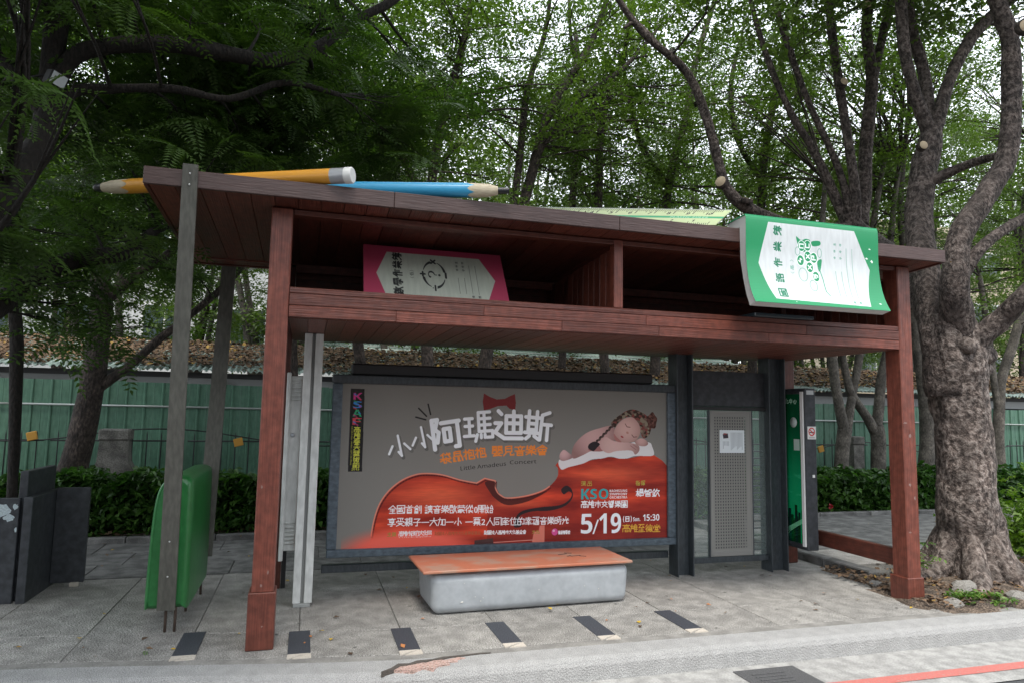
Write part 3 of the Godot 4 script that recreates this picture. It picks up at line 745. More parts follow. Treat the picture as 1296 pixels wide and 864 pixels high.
# limbs traced as [x, y, z, radius] in metres
const LIMBS := {
	"big_trunk": [[6.72,-0.14,-5.75,0.458], [6.72,0.09,-5.75,0.377], [6.70,0.44,-5.75,0.321], [6.67,0.93,-5.75,0.281], [6.67,1.42,-5.75,0.262], [6.63,2.00,-5.75,0.268], [6.60,2.29,-5.75,0.286], [6.57,2.54,-5.75,0.261], [6.52,2.80,-5.75,0.203]],
	"A": [[6.50,1.91,-5.78,0.196], [6.47,2.50,-5.80,0.190], [6.51,2.90,-5.90,0.163], [6.61,3.44,-6.10,0.153], [6.79,3.96,-6.30,0.142], [6.97,4.49,-6.40,0.145], [7.10,4.90,-6.40,0.138], [7.17,5.19,-6.40,0.113]],
	"A1": [[7.14,5.10,-6.40,0.091], [6.94,5.55,-6.40,0.073], [6.81,6.00,-6.40,0.068], [6.77,6.51,-6.40,0.069], [6.77,7.07,-6.40,0.064], [6.76,7.90,-6.40,0.056], [6.61,8.82,-6.40,0.038]],
	"A2": [[7.20,5.18,-6.45,0.079], [7.41,6.04,-6.70,0.073], [7.26,6.55,-6.70,0.069], [7.20,7.02,-6.70,0.064], [7.21,7.68,-6.70,0.055], [7.42,8.72,-6.70,0.038]],
	"A3": [[7.20,5.13,-6.40,0.087], [7.43,5.75,-6.40,0.076], [7.67,6.19,-6.40,0.073], [7.92,6.53,-6.40,0.074], [8.26,6.86,-6.40,0.067], [8.72,7.23,-6.40,0.059], [9.47,7.85,-6.40,0.052], [10.30,8.85,-6.40,0.036]],
	"B": [[6.50,1.91,-5.72,0.169], [6.56,2.50,-5.68,0.169], [6.37,3.00,-5.50,0.134], [6.43,3.44,-5.50,0.122], [6.63,3.78,-5.50,0.117], [6.89,4.09,-5.50,0.112], [7.14,4.43,-5.50,0.107], [7.25,4.86,-5.50,0.101], [7.31,5.39,-5.50,0.095], [7.32,5.86,-5.50,0.089], [7.20,6.19,-5.50,0.083], [7.04,6.56,-5.50,0.075], [6.96,7.20,-5.50,0.062], [6.91,8.14,-5.50,0.042]],
	"C": [[6.40,3.08,-5.50,0.083], [6.59,3.40,-5.40,0.062], [6.85,3.59,-5.40,0.056], [7.24,3.80,-5.40,0.050], [7.88,4.10,-5.40,0.044], [8.66,4.73,-5.40,0.030]],
	"D": [[6.53,2.00,-5.72,0.156], [6.65,2.39,-5.62,0.134], [6.85,2.70,-5.40,0.104], [6.91,2.91,-5.20,0.088], [7.42,3.31,-5.20,0.084], [8.15,3.89,-5.20,0.072], [8.85,4.78,-5.20,0.045]],
	"G": [[6.98,4.46,-6.35,0.075], [7.19,4.58,-6.00,0.050], [7.21,4.57,-5.60,0.044]],
	"H": [[6.56,2.08,-5.80,0.172], [6.57,2.60,-5.90,0.161], [6.82,3.18,-6.40,0.150], [7.35,3.89,-7.40,0.153], [7.17,4.23,-7.70,0.149], [7.09,4.47,-7.70,0.130]],
	"H1": [[7.15,4.25,-7.70,0.079], [6.94,5.07,-7.70,0.051], [6.44,6.03,-7.70,0.044], [6.14,6.78,-7.70,0.044], [5.94,7.37,-7.70,0.039], [5.76,8.15,-7.70,0.032]],
	"H2": [[7.17,4.25,-7.70,0.092], [7.10,4.83,-7.60,0.066], [6.95,5.89,-7.60,0.062], [6.81,6.90,-7.60,0.058], [6.77,7.47,-7.60,0.054], [6.75,8.41,-7.60,0.042]],
	"H3": [[7.30,4.34,-7.75,0.121], [7.40,4.74,-7.75,0.092], [7.48,5.62,-7.75,0.088], [7.61,6.52,-7.75,0.084], [7.54,7.23,-7.75,0.073], [7.61,7.72,-7.75,0.069], [7.67,8.72,-7.75,0.054]],
	"H4": [[7.61,6.46,-7.75,0.068], [7.83,7.22,-7.75,0.063], [8.00,7.80,-7.75,0.059], [8.23,8.85,-7.75,0.040]],
	"H5": [[7.16,4.33,-7.80,0.083], [6.64,5.30,-7.80,0.057], [6.26,5.82,-7.80,0.049], [5.89,6.56,-7.80,0.041], [5.63,7.37,-7.80,0.033]],
	"K": [[7.12,4.23,-7.70,0.104], [6.24,4.19,-7.70,0.087], [5.41,4.33,-7.60,0.080], [5.08,4.58,-7.60,0.069], [4.95,4.96,-7.60,0.062], [4.78,5.52,-7.60,0.059], [4.50,6.06,-7.60,0.052], [3.93,6.44,-7.60,0.044], [3.55,6.85,-7.60,0.037], [3.19,7.41,-7.60,0.027]],
	"K2": [[4.47,6.08,-7.60,0.036], [4.12,6.34,-7.60,0.031], [3.80,6.58,-7.60,0.028], [3.63,6.49,-7.60,0.021]],
	"L0": [[-2.10,0.05,-5.00,0.119], [-2.29,1.39,-5.30,0.130], [-2.22,2.04,-5.20,0.119], [-2.21,2.72,-5.50,0.113], [-2.14,3.25,-5.80,0.104], [-2.07,3.65,-6.00,0.085], [-2.06,4.07,-6.10,0.081], [-2.06,4.47,-6.10,0.082], [-2.05,4.87,-6.10,0.076], [-2.05,5.27,-6.10,0.064], [-2.04,5.96,-6.10,0.039]],
	"L0b1": [[-2.07,3.94,-6.10,0.081], [-1.95,4.37,-6.10,0.069], [-1.71,4.53,-6.10,0.070], [-1.37,4.62,-6.10,0.072], [-1.07,4.65,-6.10,0.073], [-0.70,4.63,-6.10,0.067], [-0.41,4.64,-6.10,0.061], [-0.06,4.81,-6.10,0.049], [0.27,5.13,-6.10,0.043], [0.61,5.39,-6.10,0.036], [0.89,5.75,-6.10,0.022]],
	"L0b2": [[-2.06,3.78,-6.10,0.056], [-1.91,4.11,-6.10,0.044], [-1.63,4.19,-6.10,0.038], [-1.17,4.26,-6.10,0.033], [-0.74,4.24,-6.10,0.030], [-0.31,4.45,-6.10,0.027], [0.16,4.41,-6.10,0.021]],
	"L0b3": [[-2.23,2.04,-5.25,0.081], [-2.22,2.38,-6.00,0.082], [-2.12,2.56,-6.10,0.079], [-1.88,2.76,-6.20,0.075], [-1.67,2.85,-6.30,0.071], [-1.52,2.94,-6.50,0.054], [-1.35,3.23,-6.80,0.036], [-1.09,3.44,-7.20,0.023]],
	"L0b4": [[-2.06,3.86,-6.05,0.055], [-2.27,4.15,-6.05,0.043], [-2.50,4.43,-6.05,0.037], [-2.75,4.83,-6.05,0.030]],
	"L1": [[-2.86,-0.05,-8.50,0.049], [-2.89,0.91,-8.50,0.049], [-2.96,2.23,-8.50,0.063], [-3.02,2.73,-8.50,0.059], [-3.06,3.41,-8.50,0.055], [-3.13,4.01,-8.50,0.051], [-3.15,4.72,-8.50,0.043], [-3.11,5.53,-8.50,0.035]],
	"L2": [[-2.93,0.49,-10.40,0.194], [-2.83,1.05,-10.40,0.165], [-2.76,1.56,-10.40,0.156], [-2.71,2.19,-10.40,0.147], [-2.69,2.72,-10.40,0.137], [-2.71,3.25,-10.40,0.127], [-2.83,3.89,-10.40,0.106], [-2.95,4.53,-10.40,0.085], [-2.89,5.43,-10.40,0.076], [-2.71,6.36,-10.40,0.055]],
	"L2b": [[-2.69,1.85,-10.40,0.084], [-2.33,2.15,-10.40,0.058], [-1.97,2.54,-10.40,0.054], [-1.60,2.89,-10.40,0.049], [-1.02,3.54,-10.40,0.045], [-0.43,4.57,-10.40,0.034]],
	"L2c": [[-2.71,2.98,-10.40,0.085], [-2.27,3.44,-10.40,0.065], [-1.90,3.75,-10.40,0.060], [-1.53,4.35,-10.40,0.050], [-1.37,5.17,-10.40,0.045], [-1.16,6.14,-10.40,0.034]],
	"L3": [[-1.77,3.28,-8.60,0.081], [-1.73,4.02,-8.60,0.081], [-1.69,4.59,-8.60,0.078], [-1.62,5.07,-8.60,0.074], [-1.53,5.57,-8.60,0.074], [-1.49,6.06,-8.60,0.075], [-1.39,6.48,-8.60,0.076], [-1.31,7.10,-8.60,0.057]],
	"R1": [[9.18,0.41,-10.40,0.134], [9.27,1.07,-10.40,0.120], [9.34,1.47,-10.40,0.128]],
	"R1a": [[9.32,1.43,-10.40,0.100], [9.19,2.06,-10.40,0.086], [9.12,2.63,-10.40,0.086], [9.03,3.49,-10.40,0.072], [8.93,4.65,-10.40,0.058], [9.06,6.01,-10.40,0.044]],
	"R1b": [[9.36,1.43,-10.40,0.100], [9.54,2.14,-10.40,0.072], [9.71,2.80,-10.40,0.073], [9.89,3.84,-10.40,0.066], [10.11,5.21,-10.40,0.060], [10.45,6.64,-10.40,0.046]],
	"R2": [[10.04,0.48,-10.40,0.136], [10.07,1.22,-10.40,0.130], [10.03,1.53,-10.40,0.130]],
	"R2a": [[10.00,1.43,-10.40,0.101], [9.84,1.68,-10.40,0.086], [9.57,2.00,-10.40,0.079], [9.44,2.28,-10.40,0.072], [9.32,2.93,-10.40,0.058], [9.26,4.09,-10.40,0.051]],
	"R2b": [[10.04,1.51,-10.40,0.101], [10.11,1.87,-10.40,0.094], [10.19,2.41,-10.40,0.088], [10.32,2.82,-10.40,0.081], [10.52,3.73,-10.40,0.074], [10.53,5.09,-10.40,0.060], [10.83,6.68,-10.40,0.046]],
	"R3": [[11.11,0.57,-10.40,0.147], [11.20,1.23,-10.40,0.133], [11.20,1.96,-10.40,0.119], [11.12,2.56,-10.40,0.104], [11.04,3.15,-10.40,0.097], [10.91,4.36,-10.40,0.075], [10.78,5.74,-10.40,0.061], [11.06,7.51,-10.40,0.046]],
	"R4": [[12.94,0.57,-10.40,0.122], [12.94,1.24,-10.40,0.107], [13.01,1.85,-10.40,0.100], [13.11,2.47,-10.40,0.093], [13.50,3.27,-10.40,0.087], [13.92,4.42,-10.40,0.080], [13.91,5.73,-10.40,0.065], [14.37,7.46,-10.40,0.050]],
	"R4a": [[13.02,1.70,-10.40,0.077], [12.91,2.46,-10.40,0.062], [12.84,3.24,-10.40,0.062], [12.68,4.49,-10.40,0.047]],
	"M1": [[2.67,1.14,-11.20,0.116], [2.90,2.98,-11.20,0.106], [3.15,4.28,-11.20,0.101], [3.48,5.35,-11.20,0.096], [3.77,6.54,-11.20,0.083], [3.98,7.10,-11.20,0.077], [4.58,8.13,-11.20,0.072], [4.76,8.57,-11.20,0.058], [5.10,9.59,-11.20,0.044]],
	"M1b": [[3.52,5.42,-11.20,0.069], [3.77,6.31,-11.20,0.062], [4.58,7.37,-11.20,0.057], [5.33,7.99,-11.20,0.044], [6.00,8.83,-11.20,0.030]],
	"M1c": [[3.15,4.21,-11.20,0.067], [3.29,5.33,-11.20,0.068], [3.39,6.33,-11.20,0.062], [3.49,7.35,-11.20,0.056], [3.80,8.43,-11.20,0.042], [3.93,9.66,-11.20,0.029]],
	"M2": [[5.59,1.11,-12.20,0.090], [5.37,3.21,-12.20,0.091], [5.28,5.05,-12.20,0.084], [5.29,6.16,-12.20,0.077], [5.36,7.45,-12.20,0.070], [5.82,8.84,-12.20,0.056], [6.00,10.05,-12.20,0.048]],
	"M2b": [[5.36,7.45,-12.20,0.055], [5.06,7.97,-12.20,0.047], [4.71,8.81,-12.20,0.039], [4.62,9.78,-12.20,0.031]],
	"M3": [[6.74,1.09,-12.80,0.112], [6.87,3.67,-12.80,0.106], [6.99,5.35,-12.80,0.099], [7.22,6.83,-12.80,0.084], [7.57,8.01,-12.80,0.077], [7.81,9.30,-12.80,0.069], [8.32,10.86,-12.80,0.053]],
	"M3b": [[7.14,6.47,-12.80,0.067], [6.57,7.18,-12.80,0.058], [6.29,8.00,-12.80,0.050], [6.11,8.84,-12.80,0.033]],
	"M4": [[1.88,1.16,-10.80,0.098], [1.79,2.51,-10.80,0.093], [1.68,4.01,-10.80,0.088], [1.76,5.18,-10.80,0.076], [1.92,6.38,-10.80,0.071], [2.21,7.65,-10.80,0.059], [2.39,8.80,-10.80,0.040]],
	"M4b": [[1.71,4.91,-10.80,0.063], [1.24,5.76,-10.80,0.057], [0.89,6.63,-10.80,0.050], [0.36,7.59,-10.80,0.038]],
	"M5": [[1.05,1.11,-11.60,0.090], [0.76,2.78,-11.60,0.091], [0.55,4.08,-11.60,0.085], [0.57,5.16,-11.60,0.079], [0.60,6.11,-11.60,0.073], [0.71,7.24,-11.60,0.067], [0.77,8.39,-11.60,0.054]],
	"M5b": [[0.58,5.63,-11.60,0.053], [0.98,6.30,-11.60,0.047], [1.50,6.94,-11.60,0.041], [2.17,7.77,-11.60,0.028]],
	"M6": [[-0.09,0.67,-11.00,0.083], [-0.28,3.04,-11.00,0.084], [-0.28,4.02,-11.00,0.079], [-0.31,5.51,-11.00,0.074], [-0.37,6.66,-11.00,0.062], [-0.32,8.11,-11.00,0.050]],
	"M6b": [[-0.33,5.64,-11.00,0.049], [-0.87,6.07,-11.00,0.043], [-1.25,6.78,-11.00,0.036], [-1.47,7.63,-11.00,0.024]],
	"M7": [[8.77,1.12,-12.40,0.097], [8.91,3.74,-12.40,0.099], [9.08,5.44,-12.40,0.092], [9.24,7.20,-12.40,0.085], [9.62,9.04,-12.40,0.069], [9.97,10.76,-12.40,0.053]],
	"M7b": [[9.19,6.66,-12.40,0.068], [8.60,7.46,-12.40,0.059], [8.42,8.67,-12.40,0.051], [8.74,9.97,-12.40,0.034]],
	"M8": [[4.85,1.06,-13.20,0.079], [4.99,3.62,-13.20,0.081], [5.09,5.28,-13.20,0.082], [5.18,6.98,-13.20,0.066], [5.29,8.38,-13.20,0.059], [5.15,9.76,-13.20,0.051]],
}
const CUTS := [[6.81, 6.18, -7.45, -0.2, 0.2, 1, 0.055], [7.30, 7.42, -7.50, -0.3, 0, 1, 0.05], [6.70, 4.79, -6.15, -0.2, 0.1, 1, 0.05], [7.10, 5.79, -5.20, -0.3, 0, 1, 0.07], [4.92, 4.57, -7.45, -0.8, 0.2, 0.5, 0.07], [5.30, 4.37, -7.50, 0.1, 0.9, 0.4, 0.07]]

# ------------------------------------------------------------------ the place
func kz(x: float) -> float:
	# back edge of the kerb: straight along the shelter, easing away from it to the left
	return -4.78 - 0.44 * smoothstep(0.0, 1.0, clampf((1.15 - x) / 3.4, 0.0, 1.0)) - maxf(0.0, -1.9 - x) * 0.09

func group_node(called: String) -> Node3D:
	var o := Node3D.new()
	o.name = numbered(called)
	o.set_meta("kind", "structure")
	add_child(o)
	return o

func quad_block(a: Vector3, b: Vector3, c: Vector3, d: Vector3, depth: float) -> ArrayMesh:
	var st := new_st()
	st.set_smooth_group(-1)
	var k := 0.006
	var cc := (a + b + c + d) / 4.0
	var top := []
	var rim := []
	var low := []
	for v in [a, b, c, d]:
		var inw: Vector3 = (cc - v).normalized() * k
		top.append(v + inw); rim.append(v + Vector3(0, -k * 0.6, 0)); low.append(v + Vector3(0, -depth, 0))
	var mid := cc + Vector3(0, -depth * 0.5, 0)
	quad_out(st, top[0], top[1], top[2], top[3], mid)
	for i in 4:
		var j := (i + 1) % 4
		quad_out(st, top[i], top[j], rim[j], rim[i], mid)
		quad_out(st, rim[i], rim[j], low[j], low[i], mid)
	return done(st)

func flat_sheet(x0: float, x1: float, z0: Callable, z1: Callable, y: float, n := 24) -> ArrayMesh:
	var st := new_st()
	for k in n:
		var xa := lerpf(x0, x1, float(k) / n)
		var xb := lerpf(x0, x1, float(k + 1) / n)
		quad_out(st, Vector3(xa, y, z0.call(xa)), Vector3(xb, y, z0.call(xb)), Vector3(xb, y, z1.call(xb)), Vector3(xa, y, z1.call(xa)), Vector3((xa + xb) / 2, y - 1.0, 0.5 * (z0.call(xa) + z1.call(xa))))
	return done(st)

func make_materials() -> void:
	M.slab = []
	for q in 4:
		var t: float = [0.90, 0.83, 0.96, 0.87][q]
		var m := grainy([[0.15, lin(0.175 * t, 0.166 * t, 0.150 * t)], [0.42, lin(0.29 * t, 0.278 * t, 0.256 * t)], [0.58, lin(0.40 * t, 0.386 * t, 0.358 * t)], [0.78, lin(0.58 * t, 0.56 * t, 0.525 * t)]], noise(50 + q, 0.09, FastNoiseLite.TYPE_SIMPLEX, 2), Vector3.ONE * 0.85, 0.9, 0.5, noise(60 + q, 0.02, FastNoiseLite.TYPE_SIMPLEX_SMOOTH, 5), 0.85, 0.42, 1024)
		M.slab.append(m)
	M.mortar = grainy([[0.2, lin(0.10, 0.095, 0.085)], [0.8, lin(0.22, 0.21, 0.19)]], noise(70, 0.06), Vector3.ONE * 1.5, 0.95, 0.3, noise(71, 0.02), 0.7)
	M.band = grainy([[0.2, lin(0.24, 0.23, 0.21)], [0.8, lin(0.33, 0.32, 0.30)]], noise(72, 0.08), Vector3.ONE * 1.5, 0.95, 0.2, noise(73, 0.02), 0.78)
	M.kerb = grainy([[0.2, lin(0.20, 0.20, 0.196)], [0.5, lin(0.335, 0.333, 0.325)], [0.75, lin(0.50, 0.495, 0.485)]], noise(74, 0.13, FastNoiseLite.TYPE_SIMPLEX, 3), Vector3.ONE * 1.0, 0.9, 0.4, noise(75, 0.025), 0.93, 0.6, 1024)
	M.gutter = grainy([[0.15, lin(0.32, 0.315, 0.30)], [0.85, lin(0.45, 0.445, 0.43)]], noise(76, 0.10), Vector3.ONE * 1.0, 0.92, 0.25, noise(77, 0.02), 0.85, 0.5)
	M.asphalt = grainy([[0.2, lin(0.05, 0.052, 0.056)], [0.8, lin(0.12, 0.12, 0.125)]], noise(78, 0.2, FastNoiseLite.TYPE_SIMPLEX, 2), Vector3.ONE * 2.0, 0.9, 0.4)
	M.redline = grainy([[0.22, lin(0.40, 0.24, 0.21)], [0.35, lin(0.46, 0.13, 0.11)], [0.9, lin(0.50, 0.17, 0.145)]], noise(79, 0.04), Vector3.ONE * 1.4, 0.8)
	M.strip = grainy([[0.2, lin(0.030, 0.034, 0.042)], [0.7, lin(0.060, 0.066, 0.080)], [0.97, lin(0.16, 0.16, 0.17)]], noise(80, 0.09), Vector3.ONE * 2.0, 0.6, 0.15)
	M.patch = grainy([[0.2, lin(0.42, 0.37, 0.31)], [0.8, lin(0.62, 0.57, 0.50)]], noise(81, 0.1), Vector3.ONE * 2.0, 0.9)
	M.tile = []
	for q in 3:
		var t: float = [1.0, 0.88, 1.1][q]
		M.tile.append(grainy([[0.2, lin(0.15 * t, 0.15 * t, 0.145 * t)], [0.8, lin(0.25 * t, 0.245 * t, 0.235 * t)]], noise(85 + q, 0.1), Vector3.ONE * 1.4, 0.9, 0.25, noise(88 + q, 0.02), 0.7))
	M.soil = grainy([[0.15, lin(0.06, 0.044, 0.033)], [0.5, lin(0.17, 0.125, 0.092)], [0.85, lin(0.32, 0.25, 0.19)]], noise(90, 0.05, FastNoiseLite.TYPE_SIMPLEX, 5), Vector3.ONE * 1.5, 1.0, 1.2, noise(91, 0.03), 0.6)
	M.earth = grainy([[0.2, lin(0.06, 0.06, 0.045)], [0.8, lin(0.13, 0.125, 0.09)]], noise(92, 0.05), Vector3.ONE * 0.3, 1.0)
	M.wx = []; M.wy = []; M.wz = []
	for q in 3:
		var t: float = [1.0, 0.78, 1.2][q]
		M.wx.append(wood(t, 100 + q, 0)); M.wy.append(wood(t, 110 + q, 1)); M.wz.append(wood(t * 0.9, 120 + q, 2))
	M.fascia = grainy([[0.2, lin(0.075, 0.043, 0.038)], [0.8, lin(0.098, 0.058, 0.051)]], noise(130, 0.02), Vector3(0.5, 6, 6), 0.45, 0.15, noise(131, 0.02), 0.93)
	M.steel = grainy([[0.2, lin(0.038, 0.046, 0.052)], [0.8, lin(0.062, 0.073, 0.082)]], noise(132, 0.03), Vector3(2, 0.7, 2), 0.38, 0.05, noise(133, 0.02), 0.93)
	M.frame = grainy([[0.2, lin(0.075, 0.10, 0.125)], [0.8, lin(0.12, 0.155, 0.185)]], noise(134, 0.03), Vector3(0.8, 2, 2), 0.42, 0.05, noise(135, 0.03), 0.85, 1.2)
	M.black = plain(lin(0.018, 0.018, 0.019), 0.5)
	M.white = grainy([[0.2, lin(0.56, 0.57, 0.55)], [0.8, lin(0.68, 0.69, 0.67)]], noise(136, 0.02), Vector3(2, 0.6, 2), 0.4, 0.0, noise(137, 0.02), 0.93)
	M.whitepaint = plain(lin(0.78, 0.78, 0.76), 0.35)
	M.charcoal = grainy([[0.2, lin(0.028, 0.031, 0.036)], [0.85, lin(0.055, 0.060, 0.068)]], noise(138, 0.02), Vector3.ONE, 0.5, 0.05, noise(139, 0.03), 0.93, 1.1)
	var glass := plain(Color(0.72, 0.80, 0.78, 0.10), 0.03)
	glass.transparency = BaseMaterial3D.TRANSPARENCY_ALPHA
	M.glass = glass

func build_ground() -> void:
	structure("ground", flat_sheet(-260, 260, func(_x): return -300.0, func(_x): return 120.0, -0.24, 2), M.earth)
	structure("road", flat_sheet(-120, 120, func(_x): return -5.2, func(_x): return 26.0, -0.150, 4), M.asphalt)
	structure("gutter", flat_sheet(-40, 40, func(x): return kz(x) + 0.2, func(x): return kz(x) + 0.93, -0.142, 120), M.gutter)
	structure("red_line", flat_sheet(-40, 40, func(x): return kz(x) + 0.665, func(x): return kz(x) + 0.775, -0.138, 120), M.redline)
	# kerb of cast blocks
	var kerb := group_node("kerb")
	for q in 11:
		var xa := -12.6 + q * 2.9
		var xb := xa + 2.899
		var st := new_st()
		st.set_smooth_group(-1)
		var prof := [[-0.001, -0.16], [-0.001, 0.004], [0.015, 0.010], [0.185, 0.001], [0.222, -0.014], [0.238, -0.045], [0.252, -0.16]]
		for s in 9:
			var x0 := lerpf(xa, xb, s / 9.0)
			var x1 := lerpf(xa, xb, (s + 1) / 9.0)
			for k in prof.size() - 1:
				var o := Vector3((x0 + x1) / 2, -0.1, kz(x0) + 0.12)
				quad_out(st, Vector3(x0, prof[k][1], kz(x0) + prof[k][0]), Vector3(x1, prof[k][1], kz(x1) + prof[k][0]), Vector3(x1, prof[k + 1][1], kz(x1) + prof[k + 1][0]), Vector3(x0, prof[k + 1][1], kz(x0) + prof[k + 1][0]), o)
		for x in [xa, xb]:
			for k in prof.size() - 2:
				tri_out(st, Vector3(x, prof[0][1], kz(x) + prof[0][0]), Vector3(x, prof[k + 1][1], kz(x) + prof[k + 1][0]), Vector3(x, prof[k + 2][1], kz(x) + prof[k + 2][0]), Vector3((xa + xb) / 2, -0.1, kz(x) + 0.1))
		part(kerb, "kerb_block", done(st), M.kerb)
	# the broken spot with bare brick showing in the kerb
	var chip := Color(0.5, 0.3, 0.25)
	var brick := grainy([[0.25, lin(0.24, 0.17, 0.14)], [0.45, lin(0.50, 0.37, 0.32)], [0.6, lin(0.46, 0.25, 0.21)], [0.8, lin(0.55, 0.52, 0.48)]], noise(141, 0.05), Vector3.ONE * 2.0, 0.95, 0.5)
	var spots := [[0.60, 0.20], [0.66, 0.125], [0.70, 0.14], [0.77, 0.085], [0.83, 0.10], [0.90, 0.06], [0.97, 0.07], [1.06, 0.035], [1.10, 0.06], [1.03, 0.085], [1.04, 0.11], [0.96, 0.115], [0.98, 0.15], [0.90, 0.165], [0.86, 0.21], [0.80, 0.185], [0.73, 0.215]]
	var poly := PackedVector2Array()
	for s in spots: poly.append(Vector2(s[0], kz(s[0]) + s[1]))
	part(kerb, "brick_patch", prism_mesh(poly, 1, -0.02, 0.0125), brick)
	var crack := grainy([[0.2, lin(0.05, 0.045, 0.04)], [0.8, lin(0.12, 0.10, 0.085)]], noise(142, 0.1), Vector3.ONE * 2.0, 1.0)
	var c0 := PackedVector2Array()
	for s in [[0.53, 0.23], [0.60, 0.17], [0.65, 0.10], [0.72, 0.105], [0.78, 0.06], [0.88, 0.05], [0.96, 0.02], [1.08, 0.012], [1.2, -0.002], [1.29, 0.006], [1.21, 0.014], [1.10, 0.028], [1.0, 0.036], [0.93, 0.065], [0.86, 0.072], [0.80, 0.098], [0.72, 0.13], [0.66, 0.145], [0.61, 0.205]]: c0.append(Vector2(s[0], kz(s[0]) + s[1]))
	part(kerb, "crack", prism_mesh(c0, 1, -0.02, 0.0165), crack)
	# pavement: slabs along the kerb, longer slabs behind
	var pave := group_node("pavement")
	part(pave, "bedding", flat_sheet(-16, 5.7, func(_x): return -9.6, func(x): return kz(x) + 0.02, -0.012, 60), M.mortar)
	part(pave, "kerb_band", flat_sheet(-16, 9, func(x): return kz(x) - 0.115, func(x): return kz(x) + 0.004, -0.002, 80), M.band)
	for q in range(-19, 9):
		var xa := -0.705 + 0.735 * q + 0.003
		var xb := xa + 0.729
		if xa > 5.2: continue
		xb = minf(xb, 5.62)
		var y := rng.randf_range(-0.002, 0.002)
		part(pave, "slab", quad_block(Vector3(xa, y, kz(xa) - 0.12), Vector3(xb, y, kz(xb) - 0.12), Vector3(xb, y, kz(xb) - 0.676), Vector3(xa, y, kz(xa) - 0.676), 0.06), M.slab[(q * 7 + 40) % 4])
		y = rng.randf_range(-0.002, 0.002)
		part(pave, "slab", quad_block(Vector3(xa, y, kz(xa) - 0.683), Vector3(xb, y, kz(xb) - 0.683), Vector3(xb, y, -7.62), Vector3(xa, y, -7.62), 0.06), M.slab[(q * 5 + 42) % 4])
		var xs := xa - 0.003
		if q < -5: continue
		var ms := quad_block(Vector3(xs - 0.073, 0.006, kz(xs) - 0.19), Vector3(xs + 0.077, 0.006, kz(xs) - 0.19), Vector3(xs + 0.077, 0.006, kz(xs) - 0.69), Vector3(xs - 0.073, 0.006, kz(xs) - 0.69), 0.03)
		if q >= 0 and q <= 5:
			part(pave, "dark_strip", ms, M.strip)
			var za := kz(xs) - 0.185
			part(pave, "pale_end", prism_mesh(PackedVector2Array([Vector2(xs - 0.073, za), Vector2(xs + 0.065, za), Vector2(xs - 0.06, za + 0.075), Vector2(xs - 0.075, za + 0.08)]), 1, -0.02, 0.005), M.patch)
			part(pave, "pale_end", prism_mesh(PackedVector2Array([Vector2(xs + 0.078, za), Vector2(xs + 0.08, za + 0.085), Vector2(xs - 0.04, za + 0.085)]), 1, -0.02, 0.005), M.patch)
	# old gum and oil spots
	var spot := new_st()
	for k in 10: tri_out(spot, Vector3.ZERO, Vector3(cos(TAU * k / 10.0), 0, sin(TAU * k / 10.0)) * (0.8 + 0.2 * sin(k * 2.3)), Vector3(cos(TAU * (k + 1) / 10.0), 0, sin(TAU * (k + 1) / 10.0)) * (0.8 + 0.2 * sin((k + 1) % 10 * 2.3)), Vector3(0, -1, 0))
	var gum := plain(Color.WHITE, 0.9)
	gum.vertex_color_use_as_albedo = true
	var rows := []
	for k in 120:
		var sx := rng.randf_range(-3.5, 5.2)
		var sz := rng.randf_range(-7.4, kz(sx) - 0.16)
		var g := rng.randf_range(0.10, 0.20)
		rows.append([Transform3D(Basis(Vector3.UP, rng.randf() * TAU).scaled(Vector3(1, 1, 0.8) * rng.randf_range(0.006, 0.02)), Vector3(sx, 0.0045, sz)), Color(g, g * 0.97, g * 0.92)])
	scatter(pave, "gum_spots", done(spot), gum, rows)
	# walk behind the shelter
	var walk := group_node("path")
	for r in 3:
		for q in range(-14, 10):
			var xa := q * 0.66 + 0.22 * r
			if xa > 5.5: continue
			var z := -7.66 - r * 0.615
			var y := rng.randf_range(-0.004, 0.002)
			part(walk, "tile", quad_block(Vector3(xa, y, z), Vector3(minf(xa + 0.652, 5.66), y, z), Vector3(minf(xa + 0.652, 5.66), y, z - 0.607), Vector3(xa, y, z - 0.607), 0.05), M.tile[rng.randi() % 3])
	# raised walk on the right, with its own kerb
	var rise := group_node("raised_walk")
	part(rise, "base", prism_mesh(PackedVector2Array([Vector2(5.69, -9.5), Vector2(24, -9.5), Vector2(24, -6.4), Vector2(7.6, -6.6), Vector2(6.4, -6.25), Vector2(5.95, -6.02), Vector2(5.80, -6.0), Vector2(5.70, -6.08)]), 1, -0.2, 0.068), M.mortar)
	for r in 4:
		for q in 20:
			var xa := 5.84 + q * 0.9
			var z := -9.5 + r * 0.78
			if z + 0.77 > -6.35 and xa < 7: continue
			var y := 0.078 + rng.randf_range(-0.003, 0.003)
			part(rise, "slab", quad_block(Vector3(xa, y, z + 0.772), Vector3(xa + 0.893, y, z + 0.772), Vector3(xa + 0.893, y, z), Vector3(xa, y, z), 0.05), M.slab[rng.randi() % 4] if r == 3 else M.tile[rng.randi() % 3])
	for q in 5:
		var za := -9.5 + q * 0.695
		slab(rise, "edge_stone", Vector3(5.67, -0.2, za), Vector3(5.83, 0.082, za + 0.688), M.tile[q % 3], 0.012)
	# kerb of the planting bed and its soil
	var bedk := group_node("bed_kerb")
	for q in 40:
		var xa := -14.0 + q
		slab(bedk, "edge_stone", Vector3(xa, -0.05, -9.62), Vector3(xa + 0.993, 0.07 if xa < 5.6 else 0.135, -9.50), M.tile[q % 3], 0.012)
	var st := new_st()
	st.set_smooth_group(0)
	var nz := noise(150, 0.8)
	var f := func(x: float, z: float) -> Vector3: return Vector3(x, 0.06 + 0.05 * nz.get_noise_2d(x * 2.0, z * 2.0), z)
